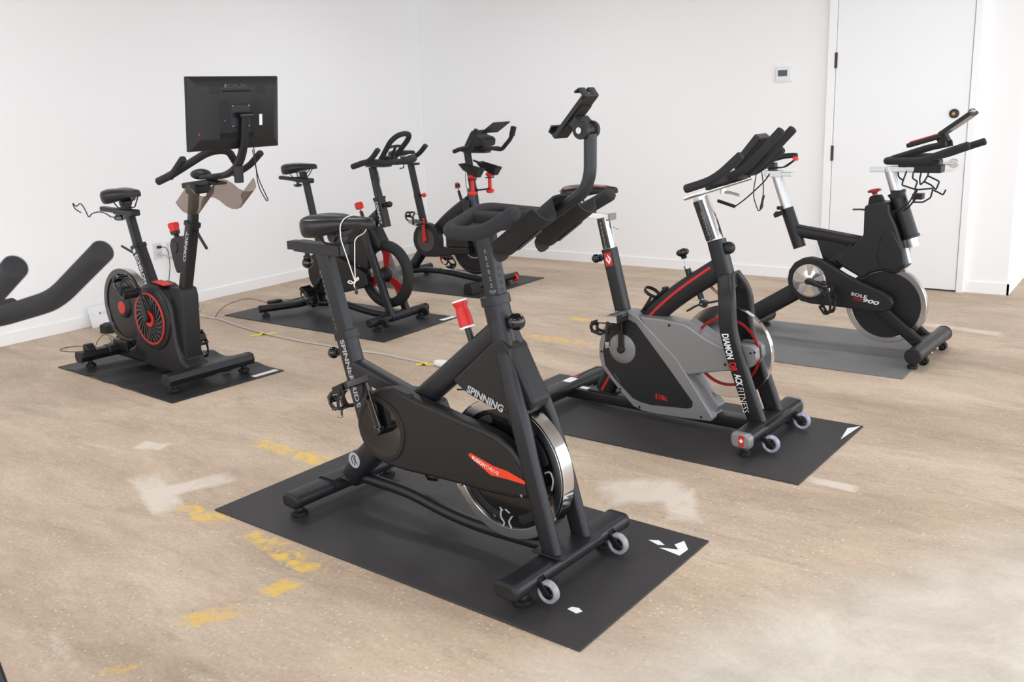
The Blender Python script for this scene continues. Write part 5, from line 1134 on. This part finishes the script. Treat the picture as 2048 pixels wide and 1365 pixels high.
    b = MB(); b.bar([(-.425, -.01, .774), (-.38, 0, .775), (-.33, 0, .770)], .035, .007, rr=.003); b.build('brake_lever', 'plastic', r)
    # drive cover
    cov = [(-.742, .374), (-.735, .425), (-.705, .472), (-.66, .500), (-.615, .510), (-.565, .502), (-.50, .470), (-.42, .425), (-.33, .388), (-.22, .348), (-.180, .325), (-.165, .292), (-.180, .258), (-.215, .240), (-.28, .237), (-.45, .243), (-.60, .245), (-.66, .255), (-.705, .285), (-.733, .328)]
    b = MB(); b.prism(cov, -.096, -.05); dc = b.build('drive_cover', 'plastic', r, bev=.010, seg=3)
    cc_ = (-.615, 0, .376)
    b = MB(); b.annulus(.095, .104, -.101, -.094, cc_, n=56); b.build('crank_ring', 'rubber', dc)
    b = MB(); b.lathe([(0, -.102), (.03, -.102), (.05, -.098), (.094, -.098), (.094, -.09), (0, -.09)], cc_, (0, 1, 0), 56); cd_ = b.build('crank_disc', 'chrome', dc, smooth=30)
    for k in range(5):
        a = 2 * math.pi * k / 5 + .3; u = V((math.cos(a), 0, math.sin(a))); t_ = V((-u.z, 0, u.x)); c = V(cc_) + V((0, -.0995, 0))
        b = MB(); b.loft([[c + u * .03 - t_ * .008, c + u * .088 - t_ * .018, c + u * .088 + t_ * .018, c + u * .03 + t_ * .008], [c + V((0, -.003, 0)) + u * .03 - t_ * .008, c + V((0, -.003, 0)) + u * .088 - t_ * .018, c + V((0, -.003, 0)) + u * .088 + t_ * .018, c + V((0, -.003, 0)) + u * .03 + t_ * .008]]); b.build('disc_spoke', 'brushed', cd_, bev=.001)
    b = MB(); b.text('SOLE', .017, (-.385, -.0965, .318), (1, 0, -.13), (.13, 0, 1), width=.085, bold=.02); b.text('900', .022, (-.322, -.0965, .287), (1, 0, -.13), (.3, 0, 1), width=.085, bold=.025, shear=.2); b.build('lettering', 'print_white', dc)
    b = MB(); b.text('SB', .022, (-.375, -.0965, .294), (1, 0, -.13), (.3, 0, 1), width=.05, bold=.025, shear=.2); b.build('lettering', 'darkred', dc)
    crank(r, (cc_[0], -.115, cc_[2]), (-.475, -.122, .335), 'black', w=.026); crank(r, (cc_[0], .10, cc_[2]), (-.755, .11, .417), 'black', w=.026)
    b = MB(); b.tube([(cc_[0], -.11, cc_[2]), (cc_[0], .10, cc_[2])], .018, 14); b.build('crank_axle', 'rubber', r)
    p = pedal(r, (-.470, -.180, .335), -1, tilt=70, m='black', cm='plastic', up=-1)
    b = MB(); b.box((-.475, -.18, .345), (.03, .06, .05)); b.build('pedal_clip', 'chrome', p, bev=.006)
    pedal(r, (-.755, .17, .417), 1, tilt=-20, up=-1)
    # flywheel
    fc_ = (-.228, 0, .266); RR = .209
    b = MB(); b.annulus(RR - .030, RR, -.020, .020, fc_, n=90, bev=.003); fw = b.build('flywheel', 'brushed', r, smooth=30)
    b = MB(); b.lathe([(0, -.015), (RR - .028, -.017), (RR - .028, .017), (0, .015)], fc_, (0, 1, 0), 72); b.build('flywheel_disc', 'guard', fw, smooth=30)
    # handlebar
    b = MB(); b.tube([(-.250, 0, 1.0), (-.203, 0, .860)], .0300, 22); b.build('handlebar_post', 'alu', r)
    b = MB(); b.box((-.215, 0, .992), (.26, .042, .024), Matrix.Rotation(R(-1), 3, 'Y')); b.box((-.20, 0, .994), (.12, .058, .032)); b.box((-.105, 0, .995), (.11, .062, .034)); hs = b.build('handlebar_slider', 'alu', r, bev=.003)
    b = MB(); b.box((-.055, 0, .998), (.13, .075, .04)); b.build('cage_mount', 'plastic', hs, bev=.004)
    rf = .0185; b = MB()
    b.tube([(.155, .165, 1.125), (.075, .165, 1.097), (-.05, .170, 1.048), (-.225, .165, 1.045), (-.232, 0, 1.045), (-.225, -.165, 1.045), (-.05, -.170, 1.048), (.075, -.165, 1.097), (.155, -.165, 1.125)], rf, 18, dome=.008, fr=[.04, .06, .05, .05, .05, .05, .06, .04])
    b.tube([(-.225, -.04, 1.05), (-.06, -.05, 1.105), (.03, -.06, 1.125)], rf * .9, 16); b.tube([(-.225, .04, 1.05), (-.06, .05, 1.105), (.03, .06, 1.125)], rf * .9, 16)
    b.tube([(-.05, -.17, 1.048), (-.05, .17, 1.048)], rf * .9, 16)
    hb = b.build('handlebar', 'foam', r)
    b = MB(); b.box((-.10, 0, 1.025), (.20, .07, .04)); b.build('handlebar_plate', 'plastic', hb, bev=.006)
    b = MB(); b.box((-.080, 0, 1.140), (.17, .10, .022), Matrix.Rotation(R(-17), 3, 'Y')); con = b.build('console', 'plastic', r, bev=.006)
    b = MB(); b.box((-.085, 0, 1.1525), (.13, .095, .006), Matrix.Rotation(R(-17), 3, 'Y')); b.build('red_panel', 'redpaint', con)
    dd = V((.80, 0, .60)); rot = Matrix((dd, V((0, 1, 0)), dd.cross(V((0, 1, 0))))).transposed(); nn = V((-.6, 0, .8))
    b = MB(); c0 = V((.065, 0, 1.225)); b.box(c0, (.170, .17, .018), rot); th_ = b.build('tablet_holder', 'plastic', con, bev=.004)
    b = MB(); b.box(c0 + dd * .015 - nn * .0105, (.11, .13, .004), rot); b.build('holder_panel', 'silver', th_)
    b = MB(); b.bar([c0 + dd * .080, c0 + dd * .092 + nn * .006, c0 + dd * .088 + nn * .022, c0 + dd * .07 + nn * .02], .05, .006, rr=.002, fr=.01); b.build('holder_clip', 'steel', th_)
    b = MB(); b.box((.0, 0, 1.15), (.05, .06, .05), Matrix.Rotation(R(-30), 3, 'Y')); b.build('holder_hinge', 'plastic', th_, bev=.006)
    wr = .0042     # wire bottle cages
    b = MB()
    for P_ in ([(-.190, -.06, .985), (-.186, -.06, .958), (-.162, -.06, .940), (-.167, -.06, .916), (-.097, -.06, .894), (-.122, -.065, .833), (-.165, -.06, .789), (-.200, -.05, .781)], [(-.148, -.06, .989), (-.162, -.06, .940)],
               [(-.114, -.06, .989), (-.118, -.06, .953), (-.092, -.06, .936), (-.103, -.06, .90), (-.092, -.05, .894), (-.112, -.05, .851), (-.105, -.055, .83)], [(-.097, -.06, .894), (-.019, -.05, .902), (-.028, -.05, .854), (-.060, -.06, .831), (-.110, -.06, .830)]):
        b.tube(P_, wr, 8, fr=.008)
    b.build('bottle_cage', 'cable', r)
    b = MB()
    for P_ in ([(-.099, .03, .990), (-.107, .03, .94), (-.102, .03, .91), (-.084, .03, .928), (-.069, .03, .959), (-.011, .03, .93), (-.025, .03, .887), (-.049, .03, .911), (-.084, .03, .928)], [(-.061, .03, 1.0), (-.069, .03, .959)], [(-.042, .03, .887), (-.01, .03, .873), (.010, .03, .861), (.022, .03, .889)]):
        b.tube(P_, wr, 8, fr=.008)
    b.build('bottle_cage', 'cable', r)
    b = MB(); b.box((-.10, 0, .855), (.05, .05, .03)); b.tube([(-.22, -.03, .775), (-.15, -.035, .778), (-.10, -.03, .85)], .005, 8, fr=.03); b.box((-.20, 0, .865), (.05, .095, .04)); b.build('post_clamp', 'plastic', r, bev=.006)
    # stabilizers
    fs = stabtube(r, [(0, -.285, .072), (0, .285, .072)], .041)
    rs = stabtube(r, [(-1.0, -.285, .068), (-1.0, .285, .068)], .040)
    b = MB(); b.prism([(-.075, .106), (-.03, .112), (.01, .113), (.01, .108), (-.07, .09)], -.11, .11); b.build('weld_plate', 'frame', fs)
    for y in (-.175, .175): castor(r, (.022, y, .028), .026, w=.03, m='rubber', brk=(.0, y, .04))
    for x, y in ((.032, -.08), (.034, .02)):
        b = MB(); b.ball((x, y, .050), .009); b.build('bracket_bolt', 'steel', fs)
    for y in (-.25, .25): foot(rs, -1.0, y, .04, r=.025); foot(fs, -.01, y, .04, r=.025)
    return r
bikeE()

def bikeF():
    r = thing('spin_bike', 'black spin bike with red dumbbells and red transport wheel in the far room corner', 'spin bike', (-4.25, 5.78, .006), -3, 'spin bikes')
    b = MB()
    b.bar([(-.792, 0, .712), (-.745, 0, .515), (-.70, 0, .36)], .045, .055, rr=.010)
    b.bar([(-.225, 0, .665), (-.34, 0, .600), (-.46, 0, .52), (-.60, 0, .405)], .06, .11, rr=.03, fr=.1, scale=None)
    b.bar([(-.212, 0, .735), (-.165, 0, .60)], .05, .06, rr=.02)
    for q in (-1, 1): b.bar([(-.225, q * .04, .68), (-.205, q * .065, .58), (-.12, q * .07, .38), (0, q * .072, .07)], .032, .06, rr=.014, fr=.07)
    b.bar([(-.67, 0, .34), (-.90, 0, .08)], .06, .085, rr=.02)
    b.bar([(-.93, 0, .055), (-.75, 0, .085), (-.50, 0, .088), (-.20, 0, .058), (0, 0, .052)], .06, .042, rr=.012, fr=.15)
    fr = b.build('frame', 'black', r)
    for x0, x1, m_ in ((-.78, -.56, 'silver'), (-.54, -.45, 'paper'), (-.43, -.38, 'silver'), (-.36, -.14, 'silver')):
        b = MB(); zf = lambda x: .1095 - .22 * max(0, x + .50) ** 1.35 * .45 - .0006 * 0 - (max(0, -.70 - x) * .15)
        b.loft([[(x0, -.024, zf(x0)), (x0, .012, zf(x0)), (x0, .012, zf(x0) + .0015), (x0, -.024, zf(x0) + .0015)], [(x1, -.024, zf(x1)), (x1, .012, zf(x1)), (x1, .012, zf(x1) + .0015), (x1, -.024, zf(x1) + .0015)]]); b.build('warning_label', m_, fr)
    b = MB(); b.bar([(-.848, 0, .955), (-.790, 0, .705)], .038, .046, rr=.004); b.build('seat_post', 'frame', r)
    b = MB(); b.box((-.885, 0, .962), (.24, .045, .018), Matrix.Rotation(R(2), 3, 'Y')); sl = b.build('seat_slider', 'black', r, bev=.003)
    b = MB(); b.tube([(-.93, 0, .955), (-.93, 0, .925), (-.975, 0, .918)], .005, 8, fr=.01, dome=.003); b.build('slider_lever', 'black', sl)
    b = MB(); b.box((-.925, 0, .99), (.035, .04, .05)); b.build('seat_clamp', 'black', sl)
    saddle(r, -1.06, -.795, 1.066, w=.17, th=.06)
    b = MB(); b.ball((-.715, 0, .705), .019); b.build('adjustment_knob', 'brightred', r)
    b = MB(); b.tube([(-.722, 0, .705), (-.775, 0, .70)], .010, 10); b.build('knob_stem', 'black', r)
    b = MB(); b.ball((-.345, 0, .792), .023); rk = b.build('resistance_knob', 'gloss', r)
    b = MB(); b.lathe([(0, 0), (.017, 0), (.012, .008), (0, .010)], (-.345, 0, .792) if 0 else (-.350, 0, .808), (-.2, 0, .98), 16); b.build('knob_cap', 'brightred', rk)
    b = MB(); b.annulus(.018, .0245, -.004, .003, (-.343, 0, .775), axis=(-.2, 0, .98), n=20, bev=.001); b.build('knob_ring', 'brightred', rk)
    b = MB(); b.tube([(-.340, 0, .77), (-.335, 0, .752)], .004, 8); b.tube([(-.336, 0, .750), (-.305, 0, .66)], .012, 12); b.build('knob_post', 'black', r)
    b = MB(); b.tube([(-.235, -.02, .92), (-.245, -.02, .83), (-.225, -.02, .745), (-.23, -.02, .70)], .0025, 6, fr=.04); b.build('sensor_cable', 'cable', r)
    # posts
    b = MB(); b.bar([(-.228, 0, 1.05), (-.165, 0, .64)], .040, .046, rr=.004); hp = b.build('handlebar_post', 'frame', r)
    b = MB(); b.bar([(-.195, 0, .78), (-.172, 0, .64)], .052, .060, rr=.006); b.build('post_sleeve', mat('slate_grey_paint', (78, 82, 94), .45), hp)
    b = MB(); b.tube([(-.19, -.03, .752), (-.14, -.05, .755), (-.10, -.045, .768)], .011, 10, fr=.01); b.bar([(-.11, -.045, .765), (-.03, -.04, .775), (.015, -.04, .784)], .010, .012, rr=.003); b.build('post_lever', 'plastic', hp)
    rf = .0165; b = MB()
    for q in (-1, 1): b.tube([(-.175, q * .215, 1.072), (-.06, q * .22, 1.060) if q > 0 else (-.10, -.215, 1.095), (-.01, q * .22, 1.085) if 0 else (-.02, q * .22, 1.098), (.035, q * .225, 1.150), (.058, q * .225, 1.232)], rf, 16, dome=.008, fr=.05)
    b.tube([(-.10, -.21, 1.085), (-.12, 0, 1.082), (-.08, .21, 1.070)], rf, 16, fr=.05)
    hb = b.build('handlebar', 'foam', r)
    b = MB(); b.bar([(.038, .226, 1.165), (.060, .226, 1.234)], .040, .036, rr=.010); b.build('grip_pad', 'rubber', hb)
    b = MB(); b.box((-.13, 0, 1.058), (.22, .07, .018)); b.build('handlebar_plate', 'plastic', hb)
    b = MB(); b.prism([(-.20, 1.105), (-.125, 1.215), (-.10, 1.225), (-.075, 1.185), (-.02, 1.17), (.005, 1.150), (-.005, 1.105), (-.08, 1.085), (-.17, 1.085)], -.075, .075); con = b.build('console', 'plastic', r, bev=.010, seg=3)
    dd = V((.86, 0, .51)); rot = Matrix((dd, V((0, 1, 0)), dd.cross(V((0, 1, 0))))).transposed()
    b = MB(); b.box((.045, .02, 1.238), (.145, .20, .008), rot); b.build('media_rack', 'plastic', con)
    # dumbbell trays
    for q in (-1, 1):
        y = q * .105
        b = MB(); x0, x1 = -.200, -.005
        T_ = [(x0, y - .045, .975), (x1, y - .045, .930), (x1, y + .045, .930), (x0, y + .045, .975)]
        Bt = [(x0 + .03, y - .025, .925), (x1 - .03, y - .025, .870), (x1 - .03, y + .025, .870), (x0 + .03, y + .025, .925)]
        T2 = [(x0 + .008, y - .038, .972), (x1 - .008, y - .038, .930), (x1 - .008, y + .038, .930), (x0 + .008, y + .038, .972)]
        B2 = [(x0 + .034, y - .020, .930), (x1 - .034, y - .020, .877), (x1 - .034, y + .020, .877), (x0 + .034, y + .020, .930)]
        b.loft([Bt, T_, T2, B2]); tr = b.build('storage_tray', 'plastic', r)
        b = MB(); b.bar([(-.19, q * .02, .99), (-.17, q * .05, .975), (-.14, q * .08, .955)], .02, .01, rr=.003); b.build('tray_arm', 'plastic', tr)
        b = MB(); b.tube([(-.10 + .034 * math.cos(a * math.pi / 8), y + .034 * math.sin(a * math.pi / 8), .852) for a in range(16)], .0035, 8, closed=True); b.tube([(-.066, y, .852), (-.05, y, .885)], .0035, 8); b.build('dumbbell_ring', 'plastic', tr)
    # drive cover
    out = [(-.795, .345), (-.785, .40), (-.755, .445), (-.710, .475), (-.655, .488), (-.600, .480), (-.545, .450), (-.508, .400), (-.498, .345), (-.50, .300), (-.47, .300), (-.20, .312), (-.185, .262), (-.35, .245), (-.55, .215), (-.66, .208), (-.72, .222), (-.765, .262), (-.788, .300)]
    b = MB(); b.prism(out, -.078, -.02); g = b.build('drive_cover', 'plastic', r, bev=.009, seg=3)
    b = MB(); b.prism([(-.44, .305), (-.44, .40), (-.40, .45), (-.30, .44), (-.22, .40), (-.20, .31)], -.066, -.02); b.build('belt_cover', 'guard', g, bev=.008)
    cc_ = (-.645, 0, .347)
    b = MB(); b.lathe([(0, -.081), (.094, -.081), (.094, -.075), (0, -.075)], cc_, (0, 1, 0), 48); b.build('crank_disc', mat('brown_grey_plastic', (78, 70, 68), .5), g)
    crank(r, (cc_[0], -.094, cc_[2]), (-.650, -.098, .515), 'red', w=.034); crank(r, (cc_[0], .09, cc_[2]), (-.640, .098, .180), 'red', w=.034)
    b = MB(); b.tube([(cc_[0], -.09, cc_[2]), (cc_[0], .09, cc_[2])], .016, 14); b.build('crank_axle', 'steel', r)
    p = pedal(r, (-.672, -.155, .500), -1, tilt=-165, m='steel', cm='plastic', up=-1); p = pedal(r, (-.640, .150, .180), 1, tilt=25, m='plastic', cm='plastic', up=-1)
    fc_ = (-.185, 0, .322); RR = .226
    b = MB(); b.annulus(RR - .03, RR, -.026, .026, fc_, n=80, bev=.008); fw = b.build('flywheel', 'guard', r, smooth=60)
    b = MB(); b.lathe([(0, -.018), (RR - .028, -.018), (RR - .028, .018), (0, .018)], fc_, (0, 1, 0), 64); b.build('flywheel_disc', 'plastic', fw, smooth=30)
    b = MB(); b.annulus(.092, .100, -.021, -.017, fc_, n=64, bev=.001); b.build('silver_ring', 'alu', fw)
    # stabilizers
    fs = stabtube(r, [(0, -.27, .055), (0, .27, .055)], .028, m='frame'); rs = stabtube(r, [(-.94, -.27, .055), (-.94, .27, .055)], .028)
    b = MB(); b.prism([(-.045, 0), (.045, 0), (.045, .035), (.025, .085), (-.03, .085), (-.045, .05)], -.325, -.215); b.build('stabilizer_foot', 'rubber', fs, bev=.006)
    for y in (-.22, .22): foot(rs, -.94, y, .04, r=.025)
    foot(fs, 0, .16, .04, r=.025)
    b = MB(); b.annulus(.010, .032, -.012, .012, (.02, .235, .045), n=28, bev=.007); o = b.build('transport_wheel', 'brightred', r, smooth=60)
    b = MB(); b.tube([(.02, .22, .045), (.02, .25, .045)], .010, 12); b.box((.01, .215, .05), (.03, .01, .03)); b.build('wheel_hub', 'black', o)
    b = MB(); b.box((-.90, .06, .10), (.05, .03, .02)); b.tube([(-.90, .04, .10), (-.86, 0, .115), (-.80, -.02, .112)], .003, 6, fr=.02); b.build('power_jack', 'cable', fs)
    return r
bikeF()
Fm = Matrix.Translation((-4.25, 5.78, .006)) @ Matrix.Rotation(R(-3), 4, 'Z')
for q, lab in ((-1, 'red dumbbell hanging upright under the near tray of the corner spin bike'), (1, 'red dumbbell hanging upright under the far tray of the corner spin bike')):
    t = thing('dumbbell', lab, 'dumbbell', Fm @ V((-.10, q * .105, .735)), -3, 'red dumbbells on the corner bike')
    b = MB(); b.tube([(0, 0, .02), (0, 0, .13)], .0145, 16); b.build('handle', 'brightred', t)
    for z0, z1 in ((-.005, .030), (.125, .158)):
        b = MB(); b.lathe([(0, z0), (.022, z0), (.034, z0 + .010), (.034, z1 - .010), (.022, z1), (0, z1)], (0, 0, 0), (0, 0, 1), 6); b.build('weight_head', 'brightred', t, bev=.006, seg=3)

def bikeG():
    """bike beside the camera: only the ends of its aero bars reach into the photo"""
    r = thing('spin_bike', 'nearest spin bike, only its black padded handlebar ends reach in at the left', 'spin bike', (-1.56, .60, .006), 5, 'spin bikes')
    b = MB(); b.bar([(-.95, 0, .60), (-.72, 0, .22)], .05, .07, rr=.015); b.bar([(-.24, 0, .72), (-.75, 0, .30), (-.95, 0, .08)], .05, .08, rr=.02); b.bar([(-.30, 0, .84), (-.20, 0, .55)], .06, .07, rr=.015)
    for q in (-1, 1): b.bar([(-.21, q * .03, .60), (-.15, q * .07, .48), (-.02, q * .075, .10)], .034, .058, rr=.012, fr=.05)
    b.bar([(-1.0, 0, .06), (0, 0, .06)], .06, .045, rr=.01); b.build('frame', 'black', r)
    b = MB(); b.bar([(-.34, 0, 1.05), (-.29, 0, .84)], .04, .05, rr=.005); b.build('handlebar_post', 'frame', r)
    b = MB(); b.bar([(-1.05, 0, .90), (-.95, 0, .60)], .036, .055, rr=.005); b.box((-1.09, 0, .91), (.16, .04, .03)); b.build('seat_post', 'frame', r)
    saddle(r, -1.16, -.88, 1.01)
    b = MB(); b.annulus(.19, .225, -.02, .02, (-.20, 0, .29), n=72); b.lathe([(0, -.01), (.195, -.01), (.195, .01), (0, .01)], (-.20, 0, .29), (0, 1, 0), 48); b.build('flywheel', 'guard', r)
    b = MB(); b.prism([(-.80, .30), (-.74, .42), (-.66, .44), (-.2, .36), (-.16, .28), (-.2, .22), (-.66, .20), (-.76, .24)], -.08, -.03); b.build('drive_cover', 'guard', r, bev=.01)
    crank(r, (-.68, -.09, .33), (-.68, -.095, .16)); crank(r, (-.68, .09, .33), (-.68, .095, .50)); pedal(r, (-.68, -.15, .16), -1); pedal(r, (-.68, .15, .50), 1)
    f = stab(r, 0, -.26, .26, .066); q_ = stab(r, -1.0, -.26, .26, .066)
    for y in (-.21, .21): foot(f, 0, y, .045); foot(q_, -1.0, y, .045)
    Gi = (Matrix.Translation((-1.56, .60, .006)) @ Matrix.Rotation(R(5), 4, 'Z')).inverted()
    b = MB()
    for (ex, ey, ez), (bx, by, bz), (cx, cy, cz) in GP:
        b.tube([Gi @ V((ex, ey, ez)), Gi @ V((bx, by, bz)), Gi @ V((cx, cy, cz)), Gi @ V((cx, cy, cz)) + V((-.20, 0, -.035))], .0158, 24, dome=.005, fr=.04)
    hb = b.build('handlebar', 'foam', r)
    b = MB(); b.tube([(-.12, -.22, 1.085), (-.12, .22, 1.085)], .0158, 20, dome=.01); b.box((-.22, 0, 1.07), (.26, .12, .03)); b.build('handlebar_crossbar', 'foam', hb)
    return r
GP = [((-1.133, .667, 1.25), (-1.274, .668, 1.171), (-1.449, .669, 1.127)), ((-1.118, .542, 1.25), (-1.259, .542, 1.171), (-1.434, .543, 1.127))]
bikeG()
# ---------------------------------------------------------------- light
w = bpy.data.worlds.new('daylight'); SC.world = w; w.use_nodes = True
bg = w.node_tree.nodes['Background']; bg.inputs['Color'].default_value = lin((243, 248, 255)) + (1,); bg.inputs['Strength'].default_value = 3.7
def area(name, loc, rot, sx, sy, power, col=(248, 251, 255)):
    l = bpy.data.lights.new(name, 'AREA'); l.shape = 'RECTANGLE'; l.size = sx; l.size_y = sy; l.energy = power; l.color = lin(col); l.spread = R(155)
    o = bpy.data.objects.new(name, l); COL.objects.link(o); o.location = loc; o.rotation_euler = rot; return o
for x in (-4.1, -1.3, 1.7):
    for y in (-.5, 2.4, 5.3):
        area('ceiling_light', (x, y, CZ - .12), (0, 0, 0), 1.2, .3, 20)
SC.view_settings.view_transform = 'Standard'; SC.view_settings.look = 'None'; SC.view_settings.gamma = 1; SC.view_settings.exposure = -.07
SC.view_settings.use_curve_mapping = False
SC.cycles.max_bounces = 8; SC.cycles.diffuse_bounces = 5; SC.cycles.sample_clamp_indirect = 6
